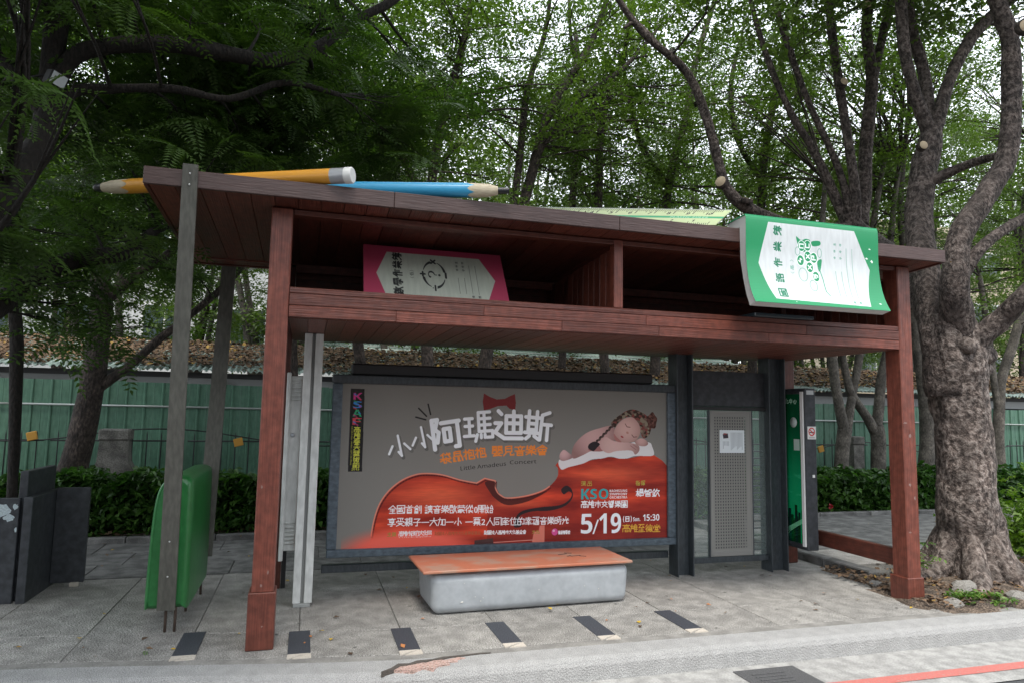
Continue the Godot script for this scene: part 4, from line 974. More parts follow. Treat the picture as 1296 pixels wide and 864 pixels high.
	for i in 80:
		for j in 6:
			var xa := -14.0 + i * 0.5
			var za := -9.64 - j * 0.4
			quad_out(st, f.call(xa, za), f.call(xa + 0.5, za), f.call(xa + 0.5, za - 0.4), f.call(xa, za - 0.4), Vector3(xa, -5, za))
	structure("planting_bed", done(st), M.soil)
	# bare soil round the big tree; its rim runs out unevenly over the paving
	st = new_st()
	st.set_smooth_group(0)
	var nb := noise(151, 0.55, FastNoiseLite.TYPE_SIMPLEX_SMOOTH, 4)
	var rim := [Vector2(5.55, -6.6), Vector2(5.48, -6.0), Vector2(5.35, -5.4), Vector2(5.22, -5.0), Vector2(5.4, -4.83), Vector2(6.2, -4.84), Vector2(8.5, -4.84), Vector2(12, -4.86), Vector2(12, -6.5), Vector2(7.6, -6.62), Vector2(6.4, -6.3), Vector2(5.98, -6.08), Vector2(5.84, -6.06), Vector2(5.70, -6.2), Vector2(5.66, -6.6)]
	var g := func(x: float, z: float) -> Vector3:
		var d := 1e9
		for k in rim.size(): d = minf(d, Vector2(x, z).distance_to(Geometry2D.get_closest_point_to_segment(Vector2(x, z), rim[k], rim[(k + 1) % rim.size()])))
		if not Geometry2D.is_point_in_polygon(Vector2(x, z), PackedVector2Array(rim)): d = -d
		var n := nb.get_noise_2d(x * 4.0, z * 4.0)
		var up := clampf(1.0 - Vector2(x - 6.65, z + 5.75).length() / 1.3, 0.0, 1.0)
		return Vector3(x, clampf(d * 0.28 + n * 0.05, -0.06, 0.035) + (0.03 * n if d > 0.05 else 0.0) + 0.10 * up * up, z)
	for i in 110:
		for j in 34:
			var xa := 5.0 + i * 0.0625
			var za := -6.85 + j * 0.0625
			quad_out(st, g.call(xa, za), g.call(xa + 0.0625, za), g.call(xa + 0.0625, za + 0.0625), g.call(xa, za + 0.0625), Vector3(xa, -5, za))
	structure("tree_pit", done(st), M.soil)
	# under the far side: packed earth where the shed stands
	structure("yard", flat_sheet(-60, 60, func(_x): return -45.0, func(_x): return -12.0, -0.05, 2), M.earth)

func build_shelter() -> void:
	var t := thing("bus_shelter", "red-brown timber bus shelter with a deep roof and open shelf above the bench", "bus shelter")
	var zf := -5.22
	# posts
	var lp := slab(t, "post", Vector3(-0.303, 0.38, zf - 0.18), Vector3(-0.155, 3.10, zf), M.wy[2], 0.008)
	slab(t, "plinth", Vector3(-0.322, 0.0, zf - 0.20), Vector3(-0.140, 0.384, zf + 0.012), M.wy[0], 0.006)
	slab(t, "post", Vector3(5.342, 0.20, zf - 0.18), Vector3(5.492, 3.10, zf), M.wy[2], 0.008)
	slab(t, "plinth", Vector3(5.324, 0.0, zf - 0.20), Vector3(5.510, 0.214, zf + 0.012), M.wy[0], 0.006)
	slab(t, "post", Vector3(-0.303, 0.0, -7.06), Vector3(-0.155, 3.0, -6.90), M.wy[1], 0.008)
	slab(t, "post", Vector3(5.342, 0.0, -7.06), Vector3(5.492, 3.0, -6.90), M.wy[1], 0.008)
	# front beam: a cap and two courses of boards with staggered joints
	slab(t, "beam_cap", Vector3(-0.153, 2.478, zf - 0.16), Vector3(5.340, 2.522, zf - 0.006), M.wx[1], 0.004)
	var runs := [[2.392, 2.475, [-0.152, 1.30, 2.70, 4.30, 5.339]], [2.306, 2.389, [-0.152, 0.62, 1.95, 2.82, 3.9, 5.339]]]
	for r in runs:
		for k in r[2].size() - 1:
			slab(t, "beam_board", Vector3(r[2][k] + 0.001, r[0], zf - 0.05), Vector3(r[2][k + 1] - 0.001, r[1], zf - rng.randf_range(0.0, 0.003)), M.wx[(k * 2 + (1 if r[0] > 2.35 else 0)) % 3], 0.0025)
	# shelf boards, seen from below
	var n := 40
	for k in n:
		var xa := -0.152 + k * 5.491 / n
		slab(t, "shelf_board", Vector3(xa + 0.0015, 2.300, -6.98), Vector3(xa + 5.491 / n - 0.0015, 2.330, zf - 0.052), M.wz[rng.randi() % 3], 0.003)
	for z in [-5.6, -6.2, -6.8]:
		slab(t, "shelf_joist", Vector3(-0.15, 2.331, z - 0.03), Vector3(5.33, 2.41, z + 0.03), M.wx[1], 0.003)
	# closed back and ends of the shelf space
	for k in 7:
		slab(t, "back_board", Vector3(-0.15, 2.332 + k * 0.094, -7.03), Vector3(5.34, 2.424 + k * 0.094, -7.0), M.wx[(k * 2) % 3], 0.003)
	for k in 12:
		for x in [-0.25, 5.40]:
			slab(t, "end_board", Vector3(x - 0.015, 2.31, -6.89 + k * 0.1235), Vector3(x + 0.015, 3.0, -6.89 + (k + 1) * 0.1235 - 0.003), M.wy[rng.randi() % 3], 0.003)
	# divider: a front stile and boards running back
	slab(t, "stile", Vector3(2.410, 2.523, zf - 0.10), Vector3(2.492, 3.10, zf - 0.01), M.wy[2], 0.005)
	for k in 13:
		slab(t, "divider_board", Vector3(2.435, 2.331, zf - 0.102 - (k + 1) * 0.13), Vector3(2.467, 3.045 - k * 0.005, zf - 0.105 - k * 0.13), M.wy[(k * 2) % 3], 0.003)
	# header beams under the roof
	slab(t, "header", Vector3(-0.95, 3.012, -6.98), Vector3(5.5, 3.062, -6.88), M.wx[0], 0.004)
	slab(t, "header", Vector3(-0.15, 2.93, -6.87), Vector3(5.34, 3.01, -6.83), M.wx[0], 0.004)
	slab(t, "header", Vector3(-0.15, 3.06, zf - 0.12), Vector3(5.34, 3.10, zf - 0.02), M.wx[1], 0.004)
	# roof: boards below, fascia round the edge, deck on top; falls a little to the back
	var tilt := Basis(Vector3.RIGHT, -0.052)
	var o := Vector3(0, 3.12, -5.0)
	var rn := 42
	for k in rn:
		var xa := -1.08 + k * 6.73 / rn
		var m := box_mesh(Vector3(6.73 / rn - 0.003, 0.022, 2.06), 0.003)
		part(t, "soffit_board", m, M.wz[rng.randi() % 3], o + tilt * Vector3(0, 0.012, -1.06) + Vector3(xa + 3.365 / rn, 0, 0), tilt)
	part(t, "roof_deck", box_mesh(Vector3(6.78, 0.04, 2.10), 0.004), M.fascia, o + Vector3(2.285, 0, 0) + tilt * Vector3(0, 0.085, -1.06), tilt)
	for q in 4:
		var xs := [-1.11, 0.55, 2.35, 4.1, 5.69]
		part(t, "front_fascia", box_mesh(Vector3(xs[q + 1] - xs[q] - 0.002, 0.118, 0.03), 0.004), M.fascia, o + Vector3((xs[q] + xs[q + 1]) / 2, 0.056, -0.012))
	part(t, "end_fascia", box_mesh(Vector3(0.028, 0.118, 2.09), 0.004), M.wz[1], o + Vector3(-1.096, 0, 0) + tilt * Vector3(0, 0.052, -1.075), tilt)
	part(t, "end_fascia", box_mesh(Vector3(0.028, 0.118, 2.09), 0.004), M.wz[1], o + Vector3(5.676, 0, 0) + tilt * Vector3(0, 0.052, -1.075), tilt)
	part(t, "back_fascia", box_mesh(Vector3(6.80, 0.118, 0.03), 0.004), M.wx[1], o + Vector3(2.29, 0, 0) + tilt * Vector3(0, 0.052, -2.136), tilt)
	# pale scuffs on the posts
	var scuff := plain(lin(0.26, 0.17, 0.15), 0.8)
	for q in [[5.37, 1.62, 0.03, 0.012], [5.42, 1.50, 0.022, 0.03], [5.40, 1.05, 0.018, 0.02], [5.45, 0.93, 0.012, 0.03], [5.38, 0.62, 0.02, 0.01], [-0.24, 0.43, 0.012, 0.014], [-0.20, 0.52, 0.006, 0.02], [-0.27, 1.1, 0.008, 0.02], [-0.22, 0.16, 0.01, 0.008]]:
		var poly := PackedVector2Array()
		for k in 11: poly.append(Vector2(q[0] + cos(TAU * k / 11.0) * q[2] * rng.randf_range(0.35, 1.0), q[1] + sin(TAU * k / 11.0) * q[3] * rng.randf_range(0.35, 1.0)))
		var fz := zf + (0.012 if q[1] < 0.2 else 0.0)
		part(t, "scuff", prism_mesh(poly, 2, fz - 0.002, fz + 0.0012), scuff)
	# low rail on the right
	slab(t, "low_rail", Vector3(5.382, 0.285, -6.895), Vector3(5.450, 0.440, zf - 0.182), M.wz[1], 0.006)

# ------------------------------------------------------------------ the things
func pencil(called: String, label: String, a: Vector3, b: Vector3, r: float, body: Color, blunt: bool) -> void:
	# a: tip, b: other end
	var t := thing(called, label, "pencil", a, "giant pencils on the roof")
	var d := (b - a).normalized()
	var side := d.cross(Vector3.UP).normalized()
	var up := side.cross(d)
	var len := a.distance_to(b)
	var ring := func(at: float, rad: float, n: int, wob: Callable) -> PackedVector3Array:
		var p := PackedVector3Array()
		for k in n:
			var an := TAU * k / n
			p.append(d * (at + wob.call(an)) + (side * cos(an) + up * sin(an)) * rad)
		return p
	var flat := func(_an: float) -> float: return 0.0
	var scallop := func(an: float) -> float: return 0.055 * absf(cos(an * 3.0))
	var make := func(rings: Array, cap0: bool, cap1: bool) -> ArrayMesh:
		var st := new_st()
		st.set_smooth_group(0)
		for k in rings.size() - 1:
			var p: PackedVector3Array = rings[k]
			var q: PackedVector3Array = rings[k + 1]
			var m := Vector3.ZERO
			for v in p: m += v
			for v in q: m += v
			m /= p.size() + q.size()
			for s in p.size():
				var e := (s + 1) % p.size()
				quad_out(st, p[s], p[e], q[e], q[s], m)
		st.set_smooth_group(-1)
		for e in [[cap0, 0, 1], [cap1, rings.size() - 1, rings.size() - 2]]:
			if e[0]:
				var p: PackedVector3Array = rings[e[1]]
				var m := Vector3.ZERO
				for v in p: m += v
				m /= p.size()
				for s in p.size(): tri_out(st, m, p[s], p[(s + 1) % p.size()], rings[e[2]][0])
		return done(st)
	var paint := plain(body, 0.28)
	paint.clearcoat_enabled = true
	paint.clearcoat = 0.4
	var raw := grainy([[0.2, lin(0.50, 0.42, 0.29)], [0.8, lin(0.64, 0.56, 0.41)]], noise(160, 0.03), Vector3(1, 5, 5), 0.6)
	var lead := plain(lin(0.018, 0.018, 0.02), 0.35)
	var n := 24
	var lead_len := 0.075 if not blunt else 0.085
	if blunt: part(t, "lead", make.call([ring.call(0.0, r * 0.42, n, flat), ring.call(lead_len, r * 0.46, n, flat)], true, false), lead)
	else: part(t, "lead", make.call([ring.call(0.0, r * 0.30, n, flat), ring.call(0.02, r * 0.52, n, flat), ring.call(lead_len, r * 0.62, n, flat)], true, false), lead)
	var wood_end := 0.26
	part(t, "sharpened_wood", make.call([ring.call(lead_len + 0.001, r * (0.62 if not blunt else 0.56), n, flat), ring.call(wood_end * 0.6, r * 0.88, n, flat), ring.call(wood_end, r * 0.97, n, flat), ring.call(wood_end + 0.07, r * 0.97, n, flat)], true, false), raw)
	part(t, "barrel", make.call([ring.call(wood_end, r * 0.985, n, scallop), ring.call(wood_end + 0.1, r, n, flat), ring.call(len * 0.6, r, n, flat), ring.call(len - (0.16 if not blunt else 0.0), r, n, flat)], false, true), paint)
	if not blunt:
		part(t, "ferrule", make.call([ring.call(len - 0.16, r * 1.01, n, flat), ring.call(len - 0.055, r * 1.01, n, flat)], true, true), plain(lin(0.42, 0.43, 0.45), 0.3, 0.35))
		part(t, "eraser", make.call([ring.call(len - 0.055, r * 1.05, n, flat), ring.call(len - 0.008, r * 1.05, n, flat), ring.call(len, r * 0.94, n, flat)], true, true), plain(lin(0.68, 0.68, 0.66), 0.5))

func build_school_things() -> void:
	pencil("giant_pencil", "giant orange pencil with silver ferrule and white eraser lying on the shelter roof", Vector3(-1.62, 3.285, -5.84), Vector3(0.245, 3.302, -4.93), 0.056, lin(0.72, 0.33, 0.035), false)
	pencil("giant_pencil", "giant sky blue pencil with blunt black tip lying on the shelter roof", Vector3(1.40, 3.312, -4.92), Vector3(0.02, 3.300, -5.32), 0.056, lin(0.035, 0.33, 0.58), true)
	# ruler leaning up on the roof edge
	var r := thing("giant_ruler", "pale yellow giant ruler with black ticks and a green band on the roof", "ruler")
	var tr := Vector3(3.46, 3.425, -5.10)
	var tl := Vector3(1.70, 3.413, -5.60)
	var br := Vector3(3.27, 3.262, -5.06)
	var dn := br - tr
	var bl := tl + Vector3(-0.02, -0.165, 0.05)
	var m := plain(Color.WHITE, 0.4)
	m.albedo_texture = ruler_print()
	part(r, "face", sheet_mesh(tl, tr, br, bl), m)
	var nrm := (tr - tl).cross(tl - bl).normalized()
	var st := new_st()
	st.set_smooth_group(-1)
	var back := []
	for v in [tl, tr, br, bl]: back.append(v - nrm * 0.018)
	var fr := []
	for v in [tl, tr, br, bl]: fr.append(v - nrm * 0.002)
	var mid: Vector3 = (tl + br) / 2 - nrm * 0.01
	quad_out(st, fr[0], fr[1], fr[2], fr[3], mid); quad_out(st, back[0], back[1], back[2], back[3], mid)
	for k in 4: quad_out(st, fr[k], fr[(k + 1) % 4], back[(k + 1) % 4], back[k], mid)
	part(r, "board", done(st), plain(lin(0.50, 0.55, 0.38), 0.5))
	part(r, "prop", box_mesh(Vector3(0.04, 0.14, 0.04), 0.003), M.black, Vector3(3.2, 3.28, -5.16))
	part(r, "prop", box_mesh(Vector3(0.04, 0.14, 0.04), 0.003), M.black, Vector3(2.1, 3.26, -5.52))
	# pink workbook leaning inside the shelf
	var b := thing("giant_workbook", "pink giant arithmetic workbook with a question mark leaning inside the shelf", "workbook", Vector3.ZERO, "giant workbooks")
	var t1 := Vector3(0.40, 2.995, -5.95)
	var t2 := Vector3(1.592, 2.995, -5.95)
	t1.y = 3.045; t2.y = 3.045
	var down := Vector3(0, -0.705, 0.66).normalized() * 0.985
	var c1 := plain(Color.WHITE, 0.55)
	c1.albedo_texture = workbook_print(Color(0.74, 0.76, 0.70), Color(0.66, 0.235, 0.34), "數學作業簿", 0)
	t1 = Vector3(0.40, 3.03, -5.86); t2 = Vector3(1.592, 3.03, -5.86)
	down = Vector3(-0.008, -0.69, 0.52)
	part(b, "cover", sheet_mesh(t1, t2, t2 + down, t1 + down), c1)
	var nb := (t2 - t1).cross(-down).normalized()
	st = new_st()
	st.set_smooth_group(-1)
	mid = (t1 + t2 + down) / 2.0 + down * 0.0 - nb * 0.03 + down * 0.25
	var f4 := [t1 - nb * 0.002, t2 - nb * 0.002, t2 + down - nb * 0.002, t1 + down - nb * 0.002]
	var b4 := []
	for v in f4: b4.append(v - nb * 0.045)
	mid = (f4[0] + f4[2] + b4[0] + b4[2]) / 4.0
	quad_out(st, f4[0], f4[1], f4[2], f4[3], mid); quad_out(st, b4[0], b4[1], b4[2], b4[3], mid)
	for k in 4: quad_out(st, f4[k], f4[(k + 1) % 4], b4[(k + 1) % 4], b4[k], mid)
	part(b, "page_block", done(st), plain(lin(0.30, 0.07, 0.10), 0.6))
	# green workbook hung over the roof edge, curling out at the bottom
	var gb := thing("giant_workbook", "white and green giant language workbook draped over the roof edge", "workbook", Vector3.ZERO, "giant workbooks")
	var prof := [[-4.915, 3.335], [-4.899, 3.315], [-4.896, 3.24], [-4.898, 3.14], [-4.900, 3.04], [-4.896, 2.95], [-4.886, 2.86], [-4.868, 2.77], [-4.842, 2.69], [-4.808, 2.62], [-4.782, 2.577]]
	var cov := PackedVector2Array()
	for q in prof: cov.append(Vector2(q[0], q[1]))
	cov = curve(cov, 3, false)
	var ca := new_st()
	ca.set_smooth_group(0)
	var total := 0.0
	for k in cov.size() - 1: total += cov[k].distance_to(cov[k + 1])
	var run := 0.0
	for k in cov.size() - 1:
		var d := cov[k].distance_to(cov[k + 1])
		var dir := (cov[k + 1] - cov[k]).normalized()
		var nn := Vector3(0, dir.x, -dir.y)
		for e in [[0, 0], [1, 0], [1, 1], [0, 0], [1, 1], [0, 1]]:
			var v := cov[k + e[1]]
			ca.set_normal(nn)
			ca.set_uv(Vector2(e[0], (run + d * e[1]) / total))
			ca.add_vertex(Vector3(lerpf(3.452, 4.812, e[0]), v.y, v.x))
		run += d
	ca.index()
	var c2 := plain(Color.WHITE, 0.32)
	c2.albedo_texture = workbook_print(Color(0.845, 0.865, 0.87), Color(0.12, 0.55, 0.35), "國語作業簿", 1)
	part(gb, "cover", ca.commit(), c2)
	var block := PackedVector2Array()
	for v in cov: block.append(v - Vector2(0.004, 0.003))
	block.append_array(PackedVector2Array([Vector2(-4.87, 2.555), Vector2(-4.915, 2.66), Vector2(-4.955, 2.80), Vector2(-4.99, 2.97), Vector2(-4.994, 3.244), Vector2(-5.16, 3.238), Vector2(-5.165, 3.312)]))
	part(gb, "page_block", prism_mesh(block, 0, 3.46, 4.804), plain(lin(0.62, 0.62, 0.60), 0.6))
	var spine := PackedVector2Array([Vector2(-4.905, 3.336), Vector2(-5.17, 3.322), Vector2(-5.17, 3.314), Vector2(-4.905, 3.328)])
	part(gb, "spine", prism_mesh(spine, 0, 3.452, 4.812), plain(lin(0.022, 0.32, 0.13), 0.35))
	tag(part(self, "flat_case", box_mesh(Vector3(0.62, 0.035, 0.3), 0.006), plain(lin(0.03, 0.045, 0.055), 0.3), Vector3(4.05, 2.541, -5.34)), "flat dark case lying on the beam under the green workbook", "case")
	# green school bag on rebar legs, its strap running up over the roof
	var bag := thing("giant_school_bag", "green moulded giant school bag with long grey strap at the shelter's left end", "school bag", Vector3(-0.93, 0, -6.36))
	var gp := grainy([[0.2, lin(0.024, 0.16, 0.042)], [0.8, lin(0.032, 0.19, 0.052)]], noise(170, 0.02), Vector3.ONE * 1.2, 0.3, 0.08, noise(171, 0.02), 0.93)
	var body := new_st()
	body.set_smooth_group(0)
	var zs := [-0.60, -0.592, -0.575, -0.55, -0.50, 0.0, 0.50, 0.55, 0.575, 0.592, 0.60]
	var sh := [0.74, 0.84, 0.92, 0.97, 1.0, 1.0, 1.0, 0.97, 0.92, 0.84, 0.74]
	var outline := curve(PackedVector2Array([Vector2(-0.145, 0.175), Vector2(-0.142, 0.45), Vector2(-0.132, 0.76), Vector2(-0.118, 0.94), Vector2(-0.085, 1.06), Vector2(-0.02, 1.12), Vector2(0.06, 1.135), Vector2(0.125, 1.115), Vector2(0.145, 1.03), Vector2(0.15, 0.60), Vector2(0.15, 0.19), Vector2(0.13, 0.165), Vector2(0.0, 0.16), Vector2(-0.12, 0.16)]), 4)
	var oc := Vector2(0.01, 0.62)
	for k in zs.size() - 1:
		for s in outline.size():
			var e := (s + 1) % outline.size()
			var p := func(w: int, z: int) -> Vector3:
				var v := oc + (outline[w] - oc) * Vector2(sh[z], 1.0 - (1.0 - sh[z]) * 0.35)
				return Vector3(v.x, v.y, zs[z])
			quad_out(body, p.call(s, k), p.call(e, k), p.call(e, k + 1), p.call(s, k + 1), Vector3(oc.x, oc.y, (zs[k] + zs[k + 1]) / 2))
	body.set_smooth_group(-1)
	for z in [0, zs.size() - 1]:
		for s in outline.size():
			var e := (s + 1) % outline.size()
			var k2 := Vector2(sh[z], 1.0 - (1.0 - sh[z]) * 0.35)
			var a := oc + (outline[s] - oc) * k2
			var c := oc + (outline[e] - oc) * k2
			tri_out(body, Vector3(oc.x, oc.y, zs[z]), Vector3(a.x, a.y, zs[z]), Vector3(c.x, c.y, zs[z]), Vector3(oc.x, oc.y, 0))
	part(bag, "bag_body", done(body), gp)
	for z in [0.578]:
		var piping := []
		for s in 26:
			var v := oc + (outline[s % outline.size()] - oc) * Vector2(0.80, 0.975)
			piping.append(Vector4(v.x, v.y, z + 0.014, 0.011))
		part(bag, "piping", tube_mesh(piping, 6), gp)
	var strap_m := grainy([[0.2, lin(0.105, 0.103, 0.087)], [0.8, lin(0.145, 0.142, 0.12)]], noise(172, 0.03), Vector3(2, 0.6, 2), 0.55, 0.1, noise(173, 0.02), 0.93)
	var band := func(p0: Vector3, p1: Vector3, w0: float, w1: float, th: float) -> ArrayMesh:
		var s2 := new_st()
		s2.set_smooth_group(-1)
		var q := []
		for e in [[p0, w0], [p1, w1]]:
			for c in [[-0.5, 0.0], [0.5, 0.0], [0.5, -1.0], [-0.5, -1.0]]: q.append(e[0] + Vector3(c[0] * e[1], 0, c[1] * th))
		var mm: Vector3 = (p0 + p1) / 2 - Vector3(0, 0, th / 2)
		for k in 4: quad_out(s2, q[k], q[(k + 1) % 4], q[4 + (k + 1) % 4], q[4 + k], mm)
		quad_out(s2, q[0], q[1], q[2], q[3], mm); quad_out(s2, q[4], q[5], q[6], q[7], mm)
		return done(s2)
	var o := bag.position
	var front := part(bag, "strap", band.call(Vector3(-0.913, 0.165, -5.735) - o, Vector3(-0.817, 3.262, -4.945) - o, 0.122, 0.094, 0.028), strap_m)
	part(bag, "strap", band.call(Vector3(-0.83, 0.30, -6.975) - o, Vector3(-0.775, 3.24, -7.165) - o, 0.145, 0.125, 0.028), strap_m)
	for y in [3.13, 3.20, 0.42, 0.68]:
		var tt := inverse_lerp(0.165, 3.262, y)
		var c := Vector3(-0.913, 0.165, -5.735).lerp(Vector3(-0.817, 3.262, -4.945), tt)
		part(front, "bolt", tube_mesh([Vector4(0, 0, 0, 0.007), Vector4(0, 0, 0.008, 0.005)], 6), M.white, c - o)
	var rust := grainy([[0.2, lin(0.035, 0.024, 0.018)], [0.8, lin(0.10, 0.065, 0.045)]], noise(174, 0.08), Vector3.ONE * 3.0, 0.8, 0.4)
	for q in [[-0.92, -5.79], [-0.855, -5.79], [-0.86, -6.33], [-0.82, -6.86], [-0.99, -6.86]]:
		rod(bag, "leg", Vector3(q[0], -0.01, q[1]) - o, Vector3(q[0], 0.19, q[1]) - o, 0.0105, rust, 8)

func build_furniture() -> void:
	# ---- billboard
	var z := -6.60
	var bb := thing("billboard", "wide framed concert billboard with a red violin and sleeping baby print", "billboard")
	var pm := plain(Color.WHITE, 0.15)
	pm.albedo_texture = poster_print()
	part(bb, "poster", sheet_mesh(Vector3(0.310, 1.900, z), Vector3(3.655, 1.900, z), Vector3(3.655, 0.380, z), Vector3(0.310, 0.380, z)), pm).set_meta("label", "grey and red concert poster with white Chinese lettering")
	slab(bb, "case", Vector3(0.24, 0.32, z - 0.20), Vector3(3.735, 1.955, z - 0.004), M.steel, 0.005)
	var fz := z + 0.035
	slab(bb, "frame_rail", Vector3(0.222, 1.888, z - 0.02), Vector3(3.752, 1.968, fz), M.steel, 0.008)
	slab(bb, "frame_rail", Vector3(0.232, 0.322, z - 0.02), Vector3(3.742, 0.394, fz), M.frame, 0.008)
	slab(bb, "frame_stile", Vector3(0.228, 0.396, z - 0.02), Vector3(0.318, 1.886, fz - 0.002), M.frame, 0.008)
	slab(bb, "frame_stile", Vector3(3.648, 0.396, z - 0.02), Vector3(3.742, 1.886, fz - 0.002), M.frame, 0.008)
	slab(bb, "light_hood", Vector3(0.39, 1.972, z - 0.15), Vector3(3.48, 2.075, z + 0.02), M.black, 0.012)
	slab(bb, "cross_bar", Vector3(0.2, 0.165, z - 0.16), Vector3(3.72, 0.235, z - 0.10), M.steel, 0.005)
	slab(bb, "leg", Vector3(1.25, 0.0, z - 0.24), Vector3(1.33, 1.95, z - 0.202), M.steel, 0.004)
	slab(bb, "leg", Vector3(2.60, 0.0, z - 0.24), Vector3(2.68, 1.95, z - 0.202), M.steel, 0.004)
	# ---- dark steel bay with perforated door
	var bay := thing("steel_bay", "dark steel bay with glass panes and perforated grey metal panel", "partition")
	for x in [3.735, 4.865]:
		var w := 0.192 if x < 4 else 0.215
		slab(bay, "flange", Vector3(x, 0.0, -6.72), Vector3(x + 0.014, 2.298, -6.53), M.steel, 0.003)
		slab(bay, "flange", Vector3(x + w - 0.014, 0.0, -6.72), Vector3(x + w, 2.298, -6.53), M.steel, 0.003)
		slab(bay, "web", Vector3(x + 0.0145, 0.0, -6.632), Vector3(x + w - 0.0145, 2.298, -6.618), M.steel, 0.002)
	slab(bay, "header_panel", Vector3(3.928, 1.755, -6.64), Vector3(4.864, 2.135, -6.61), M.charcoal, 0.004)
	slab(bay, "rail", Vector3(3.928, 1.715, -6.65), Vector3(4.864, 1.753, -6.59), M.black, 0.004)
	slab(bay, "rail", Vector3(3.928, 0.115, -6.66), Vector3(4.864, 0.172, -6.585), M.steel, 0.004)
	slab(bay, "glass_pane", Vector3(3.93, 0.174, -6.626), Vector3(4.150, 1.713, -6.618), M.glass, 0.0)
	slab(bay, "glass_pane", Vector3(4.700, 0.174, -6.626), Vector3(4.862, 1.713, -6.618), M.glass, 0.0)
	slab(bay, "mullion", Vector3(4.152, 0.174, -6.64), Vector3(4.166, 1.713, -6.60), M.steel, 0.002)
	slab(bay, "mullion", Vector3(4.684, 0.174, -6.64), Vector3(4.698, 1.713, -6.60), M.steel, 0.002)
	for k in 16:
		slab(bay, "louvre", Vector3(4.70, 0.22 + k * 0.075, -6.665), Vector3(4.862, 0.232 + k * 0.075, -6.635), M.steel, 0.0)
	# perforated sheet: real holes cut by its mask
	var im := Image.create(256, 740, false, Image.FORMAT_RGBA8)
	im.fill(Color(0.535, 0.53, 0.51, 1))
	for y in 46:
		for x in 15:
			if x >= 1 and x < 14 and y > 0 and y < 45:
				for a in 8:
					for c in 8: im.set_pixel(9 + x * 16 + a, 7 + y * 16 + c, Color(0.1, 0.1, 0.1, 0))
	var perf := plain(Color.WHITE, 0.45)
	perf.albedo_texture = ImageTexture.create_from_image(im)
	perf.transparency = BaseMaterial3D.TRANSPARENCY_ALPHA_SCISSOR
	perf.alpha_scissor_threshold = 0.5
	for dz in [-6.604, -6.612]:
		part(bay, "perforated_sheet", sheet_mesh(Vector3(4.178, 1.690, dz), Vector3(4.672, 1.690, dz), Vector3(4.672, 0.215, dz), Vector3(4.178, 0.215, dz)), perf)
	for e in [[4.168, 0.176, 4.186, 1.712], [4.664, 0.176, 4.682, 1.712], [4.187, 1.680, 4.663, 1.712], [4.187, 0.176, 4.663, 0.222]]:
		slab(bay, "door_edge", Vector3(e[0], e[1], -6.622), Vector3(e[2], e[3], -6.598), M.white if e[1] > 1.0 else M.steel, 0.002).material_override = plain(lin(0.235, 0.23, 0.215), 0.45)
	slab(bay, "backing", Vector3(4.19, 0.223, -6.70), Vector3(4.66, 1.679, -6.69), M.charcoal, 0.002)
	var nm := plain(Color.WHITE, 0.7)
	nm.albedo_texture = notice_print()
	var no := thing("paper_notice", "white paper notice stuck on the perforated metal panel", "notice", Vector3(4.285, 1.26, -6.6))
	slab(no, "paper_backing", Vector3(0, 0, -0.001), Vector3(0.305, 0.245, 0.0005), M.whitepaint, 0.0)
	part(no, "paper", sheet_mesh(Vector3(0, 0.245, 0.0016), Vector3(0.305, 0.245, 0.0016), Vector3(0.305, 0, 0.0016), Vector3(0, 0, 0.0016)), nm)
	# ---- upright light box with green city print, facing along the pavement
	var sg := thing("light_box_sign", "tall narrow light box with green night city print beside steel bay", "sign")
	slab(sg, "case", Vector3(5.118, 0.262, -6.86), Vector3(5.255, 1.968, -6.272), M.charcoal, 0.006)
	var cm := plain(Color.WHITE, 0.15)
	cm.albedo_texture = city_print()
	part(sg, "print", sheet_mesh(Vector3(5.112, 1.905, -6.83), Vector3(5.112, 1.905, -6.335), Vector3(5.112, 0.325, -6.335), Vector3(5.112, 0.325, -6.83)), cm)
	slab(sg, "trim", Vector3(5.100, 0.30, -6.333), Vector3(5.118, 1.93, -6.290), M.whitepaint, 0.002)
	slab(sg, "trim", Vector3(5.100, 1.907, -6.86), Vector3(5.118, 1.935, -6.334), M.charcoal, 0.002)
	slab(sg, "trim", Vector3(5.100, 0.295, -6.86), Vector3(5.118, 0.323, -6.334), M.charcoal, 0.002)
	part(sg, "sticker", tube_mesh([Vector4(5.1115, 1.60, -6.45, 0.055), Vector4(5.109, 1.60, -6.45, 0.055)], 20), plain(lin(0.55, 0.62, 0.60), 0.5))
	slab(sg, "sticker", Vector3(5.109, 1.30, -6.45), Vector3(5.1115, 1.42, -6.36), plain(lin(0.50, 0.62, 0.56), 0.5), 0.0)
	slab(sg, "sticker", Vector3(5.14, 1.90, -6.2717), Vector3(5.23, 1.945, -6.269), plain(lin(0.5, 0.52, 0.52), 0.4), 0.0)
	slab(sg, "sticker", Vector3(5.195, 1.02, -6.2717), Vector3(5.225, 1.05, -6.270), M.whitepaint, 0.0)
	rod(sg, "bracket", Vector3(5.07, 1.75, -6.62), Vector3(5.12, 1.75, -6.62), 0.02, M.steel)
	rod(sg, "bracket", Vector3(5.07, 0.5, -6.62), Vector3(5.12, 0.5, -6.62), 0.02, M.steel)
	var cs := Canvas.new(120, 140, Color(0.86, 0.86, 0.85))
	cs.line(Vector2(34, 64), Vector2(86, 64), 6, Color(0.15, 0.15, 0.15))
	for k in 40:
		var a := TAU * k / 40.0
		cs.line(Vector2(60, 58) + Vector2(cos(a), sin(a)) * 40, Vector2(60, 58) + Vector2(cos(a + 0.17), sin(a + 0.17)) * 40, 6, Color(0.78, 0.12, 0.12))
	cs.line(Vector2(33, 31), Vector2(87, 85), 6, Color(0.78, 0.12, 0.12))
	for k in 2: cs.line(Vector2(20, 116 + 10 * k), Vector2(100, 116 + 10 * k), 2, Color(0.4, 0.4, 0.4))
